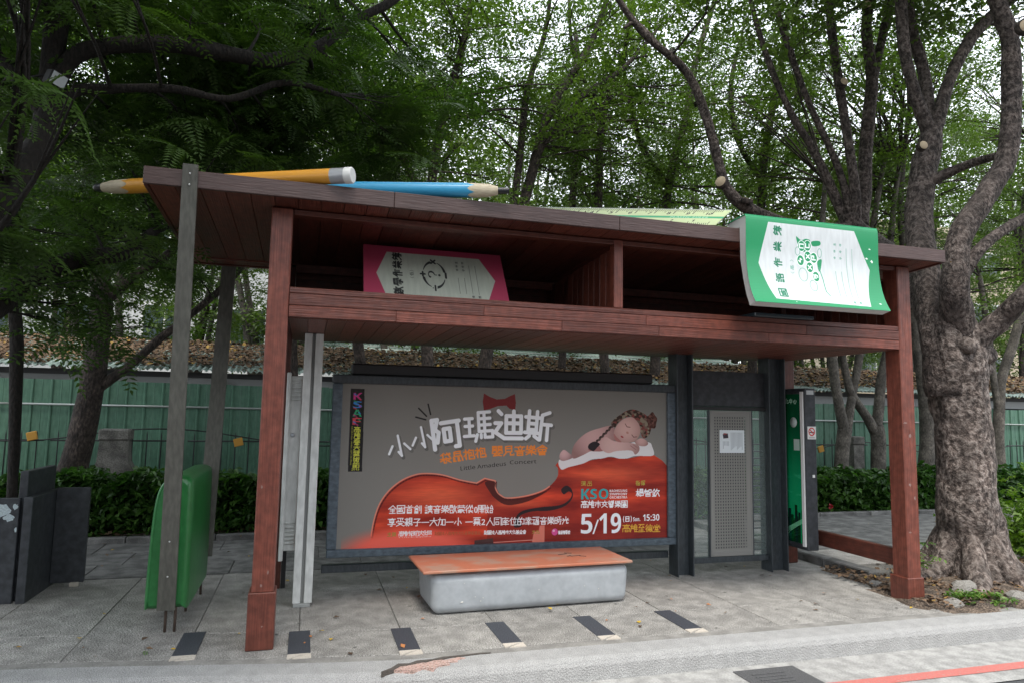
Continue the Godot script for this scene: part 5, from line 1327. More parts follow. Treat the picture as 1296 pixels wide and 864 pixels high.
	var sm := plain(Color.WHITE, 0.5)
	sm.albedo_texture = cs.tex()
	var ns := part(sg, "no_smoking_sticker", sheet_mesh(Vector3(5.142, 1.56, -6.2695), Vector3(5.25, 1.56, -6.2695), Vector3(5.25, 1.425, -6.2695), Vector3(5.142, 1.425, -6.2695)), sm)
	ns.set_meta("label", "white no smoking sticker with red ring")
	# ---- pale steel cabinet and its channel post by the left timber post
	var cab := thing("meter_cabinet", "narrow off white louvred cabinet on a pale steel channel post", "cabinet")
	slab(cab, "flange", Vector3(-0.035, 0.03, -6.30), Vector3(0.028, 2.298, -6.24), M.white, 0.004)
	slab(cab, "flange", Vector3(0.056, 0.03, -6.30), Vector3(0.122, 2.298, -6.24), M.white, 0.004)
	slab(cab, "web", Vector3(0.0285, 0.03, -6.32), Vector3(0.0555, 2.298, -6.28), plain(lin(0.30, 0.31, 0.30), 0.5), 0.002)
	slab(cab, "foot", Vector3(-0.03, 0.0, -6.34), Vector3(0.11, 0.029, -6.23), plain(lin(0.30, 0.31, 0.30), 0.6), 0.004)
	slab(cab, "box", Vector3(-0.150, 0.44, -6.96), Vector3(-0.036, 1.93, -6.36), M.white, 0.006)
	slab(cab, "door_edge", Vector3(-0.168, 0.36, -6.42), Vector3(-0.132, 1.96, -6.33), M.white, 0.006)
	for yy in [1.72, 0.50]:
		for k in 6: slab(cab, "louvre", Vector3(-0.122, yy + k * 0.034, -6.359), Vector3(-0.045, yy + 0.014 + k * 0.034, -6.340), M.white, 0.004)
	part(cab, "lock", tube_mesh([Vector4(-0.1, 1.42, -6.359, 0.018), Vector4(-0.1, 1.42, -6.35, 0.018)], 12), plain(lin(0.5, 0.52, 0.56), 0.3, 0.3))
	slab(cab, "stub_leg", Vector3(-0.15, 0.0, -6.95), Vector3(-0.11, 0.44, -6.91), M.black, 0.003)
	# ---- bench like a thick book
	var be := thing("bench", "low grey rounded bench with worn orange seat board", "bench", Vector3(1.905, 0, -6.06))
	be.rotation.y = 0.038
	var gbody := grainy([[0.2, lin(0.385, 0.41, 0.43)], [0.8, lin(0.43, 0.455, 0.475)]], noise(180, 0.02), Vector3.ONE * 1.0, 0.42, 0.12, noise(181, 0.025), 0.95)
	part(be, "body", rounded_mesh(Vector3(1.80, 0.325, 0.60), 0.07, 6, 0.010, 0.025), gbody, Vector3(0.02, 0.165, 0.0))
	var worn := grainy([[0.24, lin(0.42, 0.25, 0.18)], [0.44, lin(0.47, 0.20, 0.125)], [0.60, lin(0.48, 0.165, 0.092)], [0.9, lin(0.51, 0.175, 0.095)]], noise(182, 0.008, FastNoiseLite.TYPE_SIMPLEX_SMOOTH, 6), Vector3(0.6, 0.9, 0.9), 0.45, 0.06)
	var seat := part(be, "seat_board", box_mesh(Vector3(1.885, 0.024, 0.66), 0.006), worn, Vector3(-0.012, 0.352, 0.0))
	var mark := plain(lin(0.05, 0.04, 0.035), 0.9)
	for q in [[0.43, -0.06, 0.10, 0.3], [0.50, -0.10, 0.07, -0.5], [0.52, 0.03, 0.10, 0.1], [0.58, 0.06, 0.06, -0.6], [0.46, 0.02, 0.05, 0.5]]:
		part(seat, "scratch", box_mesh(Vector3(q[2], 0.0015, 0.016), 0.0), mark, Vector3(q[0], 0.0130, q[1]), Basis(Vector3.UP, q[3]))
	var chip := plain(lin(0.62, 0.60, 0.55), 0.9)
	for k in 9:
		var cp := Vector3(rng.randf_range(-0.75, 0.75), rng.randf_range(0.06, 0.26), 0.0)
		if k == 0: cp = Vector3(-0.62, 0.10, 0)
		var poly := PackedVector2Array()
		for e in 9: poly.append(Vector2(cos(TAU * e / 9.0), sin(TAU * e / 9.0) * 0.7) * rng.randf_range(0.5, 1.0) * (0.014 if k == 0 else 0.006))
		part(be, "paint_chip", prism_mesh(poly, 2, -0.008, 0.0012), chip, Vector3(cp.x, cp.y, 0.3055 - 0.008 * (1.0 - cp.y / 0.165) ** 2))
	# ---- charcoal panels on the left
	var pn := thing("folded_panel_screen", "charcoal steel panels standing in a zigzag at the left edge", "panel screen")
	slab(pn, "panel", Vector3(-3.2, 0.0, -6.89), Vector3(-2.262, 0.86, -6.85), M.charcoal, 0.004)
	slab(pn, "panel", Vector3(-2.228, 0.0, -7.55), Vector3(-2.160, 0.865, -6.83), M.charcoal, 0.004)
	slab(pn, "panel", Vector3(-2.302, 0.0, -7.62), Vector3(-2.240, 1.075, -6.93), M.charcoal, 0.004)
	slab(pn, "panel", Vector3(-2.158, 0.03, -7.44), Vector3(-1.885, 0.885, -7.40), M.charcoal, 0.004)
	var flake := grainy([[0.2, lin(0.35, 0.42, 0.45)], [0.8, lin(0.52, 0.60, 0.62)]], noise(183, 0.06), Vector3.ONE * 2.0, 0.7)
	for q in [[-2.40, 0.76, 0.10, 0.07], [-2.46, 0.70, 0.08, 0.06], [-2.33, 0.70, 0.05, 0.035], [-2.29, 0.79, 0.025, 0.03], [-2.275, 0.60, 0.012, 0.03]]:
		var poly := PackedVector2Array()
		for k in 14:
			var a := TAU * k / 14.0
			poly.append(Vector2(q[0] + cos(a) * q[2] * rng.randf_range(0.5, 1.0), q[1] + sin(a) * q[3] * rng.randf_range(0.5, 1.0)))
		part(pn, "paint_flake", prism_mesh(poly, 2, -6.851, -6.848), flake)
	slab(pn, "foot", Vector3(-1.99, 0.0, -7.41), Vector3(-1.92, 0.035, -7.36), M.patch, 0.004)
	# ---- cover plate in the gutter
	var mc := thing("drain_cover", "dark cast drain cover set in the pale gutter", "drain cover", Vector3(3.22, -0.142, -4.23))
	var iron := grainy([[0.2, lin(0.05, 0.05, 0.052)], [0.8, lin(0.11, 0.11, 0.112)]], noise(184, 0.07), Vector3.ONE * 2.0, 0.7, 0.2)
	slab(mc, "plate", Vector3(-0.25, -0.02, -0.22), Vector3(0.25, 0.006, 0.22), iron, 0.003)
	for k in 6: slab(mc, "rib", Vector3(-0.16, 0.006, -0.13 + k * 0.05), Vector3(0.10 - 0.02 * (k % 2), 0.012, -0.115 + k * 0.05), iron, 0.002)

func build_fence() -> void:
	# green profiled sheet fence
	var fe := thing("sheet_fence", "long green profiled steel sheet fence behind the hedges", "fence")
	var gm := []
	for q in 3:
		var t: float = [1.0, 0.9, 1.08][q]
		gm.append(grainy([[0.2, lin(0.075 * t, 0.175 * t, 0.118 * t)], [0.8, lin(0.105 * t, 0.222 * t, 0.152 * t)]], noise(190 + q, 0.02), Vector3(2.0, 0.4, 2.0), 0.45, 0.0, noise(194 + q, 0.03, FastNoiseLite.TYPE_SIMPLEX_SMOOTH, 5), 0.93, 0.7))
	var prof := PackedVector2Array()
	var w := 0.76
	for k in 3:
		var x := k * w / 3.0
		for e in [[0.0, 0.0], [0.014, 0.022], [0.030, 0.022], [0.044, 0.0], [0.14, 0.0], [0.147, 0.005], [0.154, 0.0]]: prof.append(Vector2(x + e[0], e[1]))
	prof.append(Vector2(w - 0.004, 0.0))
	for k in range(prof.size() - 1, -1, -1): prof.append(prof[k] - Vector2(0, 0.003))
	var sheet := prism_mesh(prof, 1, 0.0, 2.06)
	for q in 40:
		part(fe, "sheet", sheet, gm[rng.randi() % 3], Vector3(-8.0 + q * w, -0.02 + rng.randf_range(-0.01, 0.01) - 0.004 * q, -12.0))
	for y in [1.66, 0.55]:
		for q in 8: rod(fe, "rail", Vector3(-8.0 + q * 3.8, y - 0.012 * q, -11.955), Vector3(-8.0 + q * 3.8 + 3.79, y - 0.012 * (q + 1), -11.955), 0.016, plain(lin(0.40, 0.43, 0.42), 0.4, 0.3))
	# low iron fence with concrete piers in front of it
	var iron := plain(lin(0.03, 0.034, 0.034), 0.6)
	var bar_m := tube_mesh([Vector4(0, 0, 0, 0.009), Vector4(0, 1.14, 0, 0.009), Vector4(0, 1.20, 0, 0.001)], 5)
	var arc := []
	for k in 13: arc.append(Vector4(-0.1 + cos(PI * k / 12.0) * 0.075, sin(PI * k / 12.0) * 0.09, 0, 0.006))
	var arc_m := tube_mesh(arc, 4)
	var labels := ["at the left edge behind the dark hedge", "left of the flared concrete pier", "right of the flared concrete pier", "behind the bag strap", "hidden mostly by the billboard", "behind the billboard middle", "behind the billboard right part", "seen through the steel bay glass", "behind the light box sign", "behind the twin grey trunks", "behind the right timber post", "right of the big street tree", "at the far right edge"]
	var x := -7.0
	for q in labels.size():
		var p := thing("iron_fence_panel", "low black iron fence panel " + labels[q], "fence panel", Vector3(x, 0.06, -11.35), "low iron fence panels")
		for y in [0.42, 1.08]: rod(p, "rail", Vector3(0, y, 0), Vector3(1.70, y, 0), 0.012, iron, 6)
		for k in 9:
			part(p, "bar", bar_m, iron, Vector3(0.09 + k * 0.19, 0.02, 0.0))
			if k % 2 == 1: part(p, "scroll", arc_m, iron, Vector3(0.09 + k * 0.19 + 0.1, 0.44, 0.0))
		x += 1.78
	var conc := grainy([[0.2, lin(0.15, 0.145, 0.13)], [0.8, lin(0.27, 0.26, 0.235)]], noise(200, 0.05), Vector3.ONE * 1.5, 0.95, 0.4, noise(201, 0.03), 0.7)
	var where := [[-2.59, "weathered concrete fence pier with flared base behind the left hedge", 1.0], [9.02, "concrete fence pier beside the light box sign's right edge", 0.96], [10.30, "concrete fence pier between the twin trunks and timber post", 0.96], [13.25, "concrete fence pier at the far right behind the hedge", 0.96]]
	for q in where:
		var pr := thing("concrete_pier", q[1], "pier", Vector3(q[0], 0.05, -11.25), "fence piers")
		part(pr, "shaft", prism_mesh(PackedVector2Array([Vector2(-0.42, 0.0), Vector2(-0.42, 0.38), Vector2(-0.20, 0.80), Vector2(-0.18, 1.10), Vector2(0.18, 1.10), Vector2(0.20, 0.80), Vector2(0.42, 0.38), Vector2(0.42, 0.0)]) if q[2] == 1.0 else PackedVector2Array([Vector2(-0.12, 0), Vector2(-0.12, 1.1), Vector2(0.12, 1.1), Vector2(0.12, 0)]), 2, -0.13, 0.13), conc)
		part(pr, "cap", box_mesh(Vector3(0.40 if q[2] == 1.0 else 0.28, 0.16, 0.30), 0.02), conc, Vector3(0, 1.181, 0))
	# tags and wiring on the iron fence
	var tagm := plain(lin(0.55, 0.28, 0.04), 0.6)
	for q in [[-3.65, 1.20, "orange tag hanging at the left end of the iron fence"], [-3.12, 1.10, "yellow tag on the iron fence left of the leaning trunk"], [-0.95, 1.13, "orange tag on the fence beside the rear strap"], [9.55, 1.06, "yellow tag on the fence between the twin trunks"], [13.0, 1.0, "yellow tag on the fence near the right edge"]]:
		tag(part(self, "fence_tag", box_mesh(Vector3(0.13, 0.12, 0.03), 0.008), tagm, Vector3(q[0], q[1], -11.28), Basis(Vector3.BACK, 0.25)), q[2], "tag", "tags on the iron fence")
	var cable := []
	for k in 41: cable.append(Vector4(-7.0 + k * 0.55, 1.30 + 0.10 * sin(k * 0.83) - 0.05 * absf(sin(k * 0.4)) - 0.006 * k, -11.30, 0.010))
	tag(part(self, "power_cable", tube_mesh(smooth_path(cable, 3), 5), M.black), "black cable sagging along the top of the iron fence", "cable")
	# long shed with corrugated roof under leaf litter
	var sh := thing("long_shed", "long low shed with pale green corrugated roof covered in dead leaves", "shed")
	slab(sh, "wall", Vector3(-12, -0.1, -15.2), Vector3(24, 2.12, -12.35), plain(lin(0.10, 0.11, 0.11), 0.8), 0.0)
	slab(sh, "eave_beam", Vector3(-12, 2.115, -12.42), Vector3(24, 2.20, -12.28), plain(lin(0.05, 0.05, 0.05), 0.6), 0.0)
	slab(sh, "wall_band", Vector3(-12, 1.95, -12.349), Vector3(24, 2.114, -12.30), plain(lin(0.33, 0.34, 0.33), 0.6), 0.0)
	var rp := PackedVector2Array()
	var sw := 1.52
	for k in 16:
		for e in [[0.0, 0.0], [0.030, 0.035], [0.055, 0.035], [0.085, 0.0]]: rp.append(Vector2(k * 0.095 + e[0], e[1]))
	for k in range(rp.size() - 1, -1, -1): rp.append(rp[k] - Vector2(0, 0.004))
	var rm := prism_mesh(rp, 2, -2.75, 0.0)
	var roofm := []
	for q in 2: roofm.append(grainy([[0.2, lin(0.30, 0.40, 0.36)], [0.8, lin(0.52, 0.62, 0.58)]], noise(210 + q, 0.03), Vector3.ONE, 0.55, 0.0, noise(212 + q, 0.03), 0.7))
	var grainy_roof := grainy([[0.2, lin(0.42, 0.56, 0.50)], [0.8, lin(0.58, 0.70, 0.65)]], noise(216, 0.03), Vector3.ONE, 0.5)
	var slope := Basis(Vector3.RIGHT, 0.235)
	for q in 24:
		part(sh, "roof_sheet", rm, roofm[q % 2], Vector3(-12.0 + q * sw, 2.21 + rng.randf_range(-0.01, 0.01), -12.02 + rng.randf_range(-0.04, 0.03)), slope)
	var rs := thing("rear_shed", "higher rear shed with clean pale green corrugated roof behind the billboard", "shed")
	slab(rs, "wall", Vector3(0.6, -0.1, -17.6), Vector3(10.6, 2.66, -14.85), plain(lin(0.22, 0.26, 0.24), 0.8), 0.0)
	for q in 7:
		part(rs, "roof_sheet", rm, grainy_roof, Vector3(0.3 + q * sw, 2.72 + rng.randf_range(-0.01, 0.01), -14.80 + rng.randf_range(-0.03, 0.03)), slope)
	for k in 6:
		slab(rs, "roof_batten", Vector3(0.3, 2.78 + k * 0.104, -14.95 - k * 0.435), Vector3(10.9, 2.81 + k * 0.104, -14.90 - k * 0.435), plain(lin(0.62, 0.66, 0.63), 0.6), 0.004)
	var dead := new_st()
	dead.begin(Mesh.PRIMITIVE_TRIANGLES)
	for q in [[Vector3(0, 0, 0), Vector3(0.036, 0.012, 0.04), Vector3(0, 0.004, 0.11), Vector3(-0.036, 0.014, 0.04)]]:
		tri_out(dead, q[0], q[1], q[2], Vector3(0, -1, 0)); tri_out(dead, q[0], q[2], q[3], Vector3(0, -1, 0))
	var dm := done(dead)
	var litter_mat := plain(Color.WHITE, 0.9)
	litter_mat.vertex_color_use_as_albedo = true
	M.litter = litter_mat
	M.dead = dm
	var rows := []
	var nzl := noise(215, 0.5)
	for q in 44000:
		var lx := rng.randf_range(-9, 21)
		var lz := rng.randf_range(0.02, 2.7)
		if nzl.get_noise_2d(lx * 2.0, lz * 2.0) + (0.5 if lz > 0.30 else -0.2) < rng.randf_range(-0.2, 0.35): continue
		var p := Vector3(lx, 2.21, -12.02) + slope * Vector3(0, 0.04 + rng.randf() * 0.03, -lz)
		rows.append([Transform3D(slope * Basis.from_euler(Vector3(rng.randf_range(-0.5, 0.5), rng.randf() * TAU, rng.randf_range(-0.5, 0.5))).scaled(Vector3.ONE * rng.randf_range(0.45, 1.1)), p), brown()])
	scatter(sh, "leaf_litter", dm, litter_mat, rows)
	# red warning lamps under the eave
	var lens := plain(lin(0.25, 0.015, 0.012), 0.3)
	for q in [[-3.25, "leftmost red cap lamp under the shed eave"], [-1.35, "red cap lamp under the eave left of the bag strap"], [0.02 - 0.75 + 0.45, "red cap lamp under the eave right of the rear strap"]]:
		var l := thing("eave_lamp", q[1], "lamp", Vector3(q[0], 1.99, -12.2), "red cap lamps under the eave")
		part(l, "cap", tube_mesh([Vector4(0, 0.10, 0, 0.05), Vector4(0, 0.03, 0, 0.075), Vector4(0, 0.0, 0, 0.08)], 10), lens)
		part(l, "bulb", tube_mesh([Vector4(-0.03, 0.0, 0, 0.018), Vector4(-0.03, -0.07, 0, 0.014)], 8), M.whitepaint)
		part(l, "bulb", tube_mesh([Vector4(0.03, 0.0, 0, 0.018), Vector4(0.03, -0.07, 0, 0.014)], 8), M.whitepaint)
	var ac := thing("vent_unit", "small grey vent unit with red strip on the green fence", "vent unit", Vector3(9.35, 1.52, -11.98))
	slab(ac, "housing", Vector3(0, 0, 0.0), Vector3(0.50, 0.22, 0.10), plain(lin(0.12, 0.14, 0.13), 0.6), 0.006)
	slab(ac, "red_strip", Vector3(0.02, 0.222, 0.0), Vector3(0.36, 0.30, 0.08), plain(lin(0.35, 0.05, 0.04), 0.5), 0.004)
	for k in 5: slab(ac, "slat", Vector3(0.03, 0.03 + k * 0.036, 0.1005), Vector3(0.47, 0.045 + k * 0.036, 0.108), plain(lin(0.05, 0.06, 0.06), 0.6), 0.0)
	# buildings far behind
	building("apartment_block", "pale apartment block with rows of windows far behind the left trees", Vector3(-16, 0, -30), Vector3(21, 13, 9), lin(0.55, 0.56, 0.57), 7, 4)
	building("apartment_block", "beige building with few windows far behind the right trees", Vector3(27, 0, -30), Vector3(20, 12, 9), lin(0.50, 0.42, 0.31), 5, 4)

func build_far_side() -> void:
	# the other side of the street, behind the camera: it keeps the low sky off the shelter and stands in its glass
	building("apartment_block", "grey block across the street left of the middle, outside the picture", Vector3(-34, -0.1, 33), Vector3(30, 15, 10), lin(0.16, 0.155, 0.15), 8, 5, PI)
	building("apartment_block", "brown tiled block straight across the street, outside the picture", Vector3(-2, -0.1, 33), Vector3(26, 12, 10), lin(0.17, 0.12, 0.095), 7, 4, PI)
	building("apartment_block", "dark grey block across the street on the right, outside the picture", Vector3(26, -0.1, 33), Vector3(30, 17, 10), lin(0.17, 0.165, 0.155), 8, 6, PI)

func building(called: String, label: String, at: Vector3, size: Vector3, col: Color, nx: int, ny: int, turn := 0.0) -> void:
	var b := thing(called, label, "building", at if turn == 0.0 else at + Vector3(size.x, 0, 0))
	b.rotation.y = turn
	var wm := grainy([[0.2, col.darkened(0.08)], [0.8, col.lightened(0.06)]], noise(220, 0.03), Vector3.ONE * 0.2, 0.9)
	slab(b, "wall", Vector3(0, 0, -size.z), Vector3(size.x, size.y, 0), wm, 0.0)
	slab(b, "roof", Vector3(-0.3, size.y + 0.005, -size.z - 0.3), Vector3(size.x + 0.3, size.y + 0.4, 0.3), wm, 0.02)
	var frame := plain(lin(0.7, 0.7, 0.69), 0.5)
	var pane := plain(lin(0.06, 0.08, 0.09), 0.08)
	for i in nx:
		for j in ny:
			var cx := (i + 0.5) * size.x / nx
			var cy := (j + 0.5) * size.y / ny
			var f := part(b, "window", box_mesh(Vector3(size.x / nx * 0.55, size.y / ny * 0.5, 0.12), 0.01), frame, Vector3(cx, cy, 0.03))
			for s in [-1, 1]:
				part(f, "pane", box_mesh(Vector3(size.x / nx * 0.23, size.y / ny * 0.42, 0.02), 0.0), pane, Vector3(s * size.x / nx * 0.128, 0, 0.062))
		slab(b, "ledge", Vector3(i * size.x / nx + 0.1, 0.1, 0.001), Vector3((i + 1) * size.x / nx - 0.1, 0.25, 0.2), wm, 0.0)

func brown() -> Color:
	var t := rng.randf()
	var c := Color(0.055, 0.032, 0.018).lerp(Color(0.19, 0.12, 0.07), t)
	return c if rng.randf() > 0.06 else Color(0.32, 0.20, 0.05)

func scatter(parent: Node, called: String, mesh: Mesh, m: Material, rows: Array) -> MultiMeshInstance3D:
	var mm := MultiMesh.new()
	mm.transform_format = MultiMesh.TRANSFORM_3D
	mm.use_colors = true
	mm.mesh = mesh
	mm.instance_count = rows.size()
	var buf := PackedFloat32Array()
	buf.resize(rows.size() * 16)
	var i := 0
	for r in rows:
		var t: Transform3D = r[0]
		var c: Color = r[1]
		buf[i] = t.basis.x.x; buf[i + 1] = t.basis.y.x; buf[i + 2] = t.basis.z.x; buf[i + 3] = t.origin.x
		buf[i + 4] = t.basis.x.y; buf[i + 5] = t.basis.y.y; buf[i + 6] = t.basis.z.y; buf[i + 7] = t.origin.y
		buf[i + 8] = t.basis.x.z; buf[i + 9] = t.basis.y.z; buf[i + 10] = t.basis.z.z; buf[i + 11] = t.origin.z
		buf[i + 12] = c.r; buf[i + 13] = c.g; buf[i + 14] = c.b; buf[i + 15] = 1.0
		i += 16
	mm.buffer = buf
	var o := MultiMeshInstance3D.new()
	o.name = numbered(called, null if parent == self else parent)
	o.multimesh = mm
	o.material_override = m
	o.set_meta("kind", "stuff")
	parent.add_child(o)
	return o

# ------------------------------------------------------------------ plants
func add_leaf(st: SurfaceTool, base: Vector3, dir: Vector3, side: Vector3, len: float, wid: float) -> void:
	var n := side.cross(dir).normalized()
	var l := base + dir * len * 0.45 + side * wid * 0.5 + n * wid * 0.18
	var r := base + dir * len * 0.45 - side * wid * 0.5 + n * wid * 0.18
	var tip := base + dir * len - n * len * 0.10
	for t in [[base, tip, l, (n - side * 0.25).normalized()], [base, r, tip, (n + side * 0.25).normalized()]]:
		for k in 3:
			st.set_normal(t[3]); st.add_vertex(t[k])

func spray_broad(seed_: int, count: int, leaf: float, span: float) -> ArrayMesh:
	var r := RandomNumberGenerator.new()
	r.seed = seed_
	var st := new_st()
	for k in count:
		var t := float(k) / count
		var b := Vector3(r.randf_range(-0.12, 0.12), r.randf_range(-0.06, 0.10), -0.5 + t) * span
		var d := Vector3((1.0 if k % 2 == 0 else -1.0) * r.randf_range(0.3, 1.0), r.randf_range(-0.55, 0.35), r.randf_range(-0.2, 0.8)).normalized()
		var s := d.cross(Vector3(r.randf_range(-0.4, 0.4), 1.0, r.randf_range(-0.4, 0.4))).normalized()
		add_leaf(st, b, d, s, leaf * r.randf_range(0.75, 1.2), leaf * r.randf_range(0.45, 0.6))
	return st.commit()

func spray_frond(seed_: int, fronds: int) -> ArrayMesh:
	var r := RandomNumberGenerator.new()
	r.seed = seed_
	var st := new_st()
	for f in fronds:
		var yaw := TAU * f / fronds + r.randf_range(-0.4, 0.4)
		var d := Vector3(cos(yaw), r.randf_range(-0.55, 0.15), sin(yaw)).normalized()
		var s := d.cross(Vector3.UP).normalized()
		var up := s.cross(d)
		var n := 9
		for k in n:
			var t := (k + 0.6) / n
			var c := d * (0.30 * t) - up * 0.07 * t * t
			for e in [-1.0, 1.0]:
				var ld: Vector3 = (s * e + d * 0.45 - up * 0.15).normalized()
				add_leaf(st, c, ld, ld.cross(up).normalized() * e, 0.085 * (1.0 - 0.45 * t), 0.022)
		add_leaf(st, d * 0.30 - up * 0.07, d, s, 0.06, 0.02)
	return st.commit()

func leaf_mat(back: Color) -> StandardMaterial3D:
	var m := plain(Color.WHITE, 0.42)
	m.vertex_color_use_as_albedo = true
	m.backlight_enabled = true
	m.backlight = back
	return m

# leaves of a crown: sprays spread through ball-shaped clumps
func crown(parent: Node, clumps: Array, mesh: Mesh, m: Material, per: float, c0: Color, c1: Color, droop := 0.2) -> void:
	var rows := []
	for c in clumps:
		var tone := rng.randf()
		for k in int(per * c.w * c.w * rng.randf_range(0.45, 1.6)):
			var v := Vector3(rng.randfn(), rng.randfn() * 0.75, rng.randfn()) * 0.48
			if v.length() > 1.15: continue
			var b := Basis.from_euler(Vector3(rng.randf_range(-0.6, 0.6) + droop, rng.randf() * TAU, rng.randf_range(-0.6, 0.6))).scaled(Vector3.ONE * rng.randf_range(0.6, 1.4))
			var col := c0.lerp(c1, clampf(tone * 0.6 + rng.randf() * 0.5, 0.0, 1.0))
			rows.append([Transform3D(b, Vector3(c.x, c.y, c.z) + v * c.w), col])
	scatter(parent, "crown", mesh, m, rows)

func twigs_to(st: SurfaceTool, limbs: Array, clumps: Array) -> void:
	for c in clumps:
		var p := Vector3(c.x, c.y, c.z)
		var best := Vector4.ZERO
		var bd := 1e9
		for l in limbs:
			for q in l:
				var d := p.distance_to(Vector3(q.x, q.y, q.z)) + maxf(0.0, q.y - p.y) * 1.5
				if d < bd:
					bd = d; best = q
		if bd > 4.0: continue
		var a := Vector3(best.x, best.y, best.z)
		var r0 := minf(best.w * 0.5, 0.010 + 0.008 * bd)
		var mid := a.lerp(p, 0.5) + Vector3(rng.randf_range(-0.2, 0.2), rng.randf_range(0.0, 0.25), rng.randf_range(-0.2, 0.2)) * bd * 0.4
		add_tube(st, smooth_path([Vector4(a.x, a.y, a.z, r0), Vector4(mid.x, mid.y, mid.z, r0 * 0.6), Vector4(p.x, p.y, p.z, 0.004)], 4), 5, 0.0, null, false)
		for k in 2:
			var e: Vector3 = p + Vector3(rng.randf_range(-0.6, 0.6), rng.randf_range(-0.2, 0.5), rng.randf_range(-0.6, 0.6)) * c.w
			add_tube(st, [Vector4(mid.x, mid.y, mid.z, r0 * 0.45), Vector4(e.x, e.y, e.z, 0.003)], 4, 0.0, null, false)

func clumps_near(limbs: Array, y0: float, n: int, spread: float, r0: float, r1: float, lift := 0.3) -> Array:
	var pool := []
	for l in limbs:
		for q in l:
			if q.y > y0: pool.append(q)
	var out := []
	if pool.is_empty(): return out
	for k in n:
		var q: Vector4 = pool[rng.randi() % pool.size()]
		out.append(Vector4(q.x + rng.randfn() * spread, q.y + rng.randfn() * spread * 0.6 + lift, q.z + rng.randfn() * spread, rng.randf_range(r0, r1)))
	return out

func clumps_in(lo: Vector3, hi: Vector3, n: int, r0: float, r1: float) -> Array:
	var out := []
	for k in n: out.append(Vector4(rng.randf_range(lo.x, hi.x), rng.randf_range(lo.y, hi.y), rng.randf_range(lo.z, hi.z), rng.randf_range(r0, r1)))
	return out

func limb_tree(label: String, names: Array, bark: Material, sides: int, rough: float, steps := 4) -> Array:
	# names: the first is the trunk, the others its limbs; returns [node, smoothed paths]
	var t := thing("street_tree", label, "tree", Vector3.ZERO, "trees around the shelter")
	var paths := []
	var nz := noise(300, 3.2, FastNoiseLite.TYPE_SIMPLEX_SMOOTH, 4)
	for k in names.size():
		var p := smooth_path(v4(LIMBS[names[k]]), steps)
		paths.append(p)
		part(t, "trunk" if k == 0 else "limb", tube_mesh(p, sides, rough, nz), bark)
	return [t, paths]

func cut_stub(t: Node, at: Vector3, d: Vector3, r: float) -> void:
	var s := part(t, "cut_stub", tube_mesh([Vector4(0, 0, 0, r * 1.25), Vector4(d.x * 0.06, d.y * 0.06, d.z * 0.06, r * 1.05)], 10), M.bark_dark, at)
	part(s, "cut_face", tube_mesh([Vector4(d.x * 0.061, d.y * 0.061, d.z * 0.061, r), Vector4(d.x * 0.064, d.y * 0.064, d.z * 0.064, r * 0.97)], 12), plain(lin(0.46, 0.36, 0.24), 0.8))

const C0 := Color(0.065, 0.115, 0.026)
const C1 := Color(0.15, 0.215, 0.054)
const F0 := Color(0.040, 0.080, 0.020)
const F1 := Color(0.085, 0.145, 0.038)

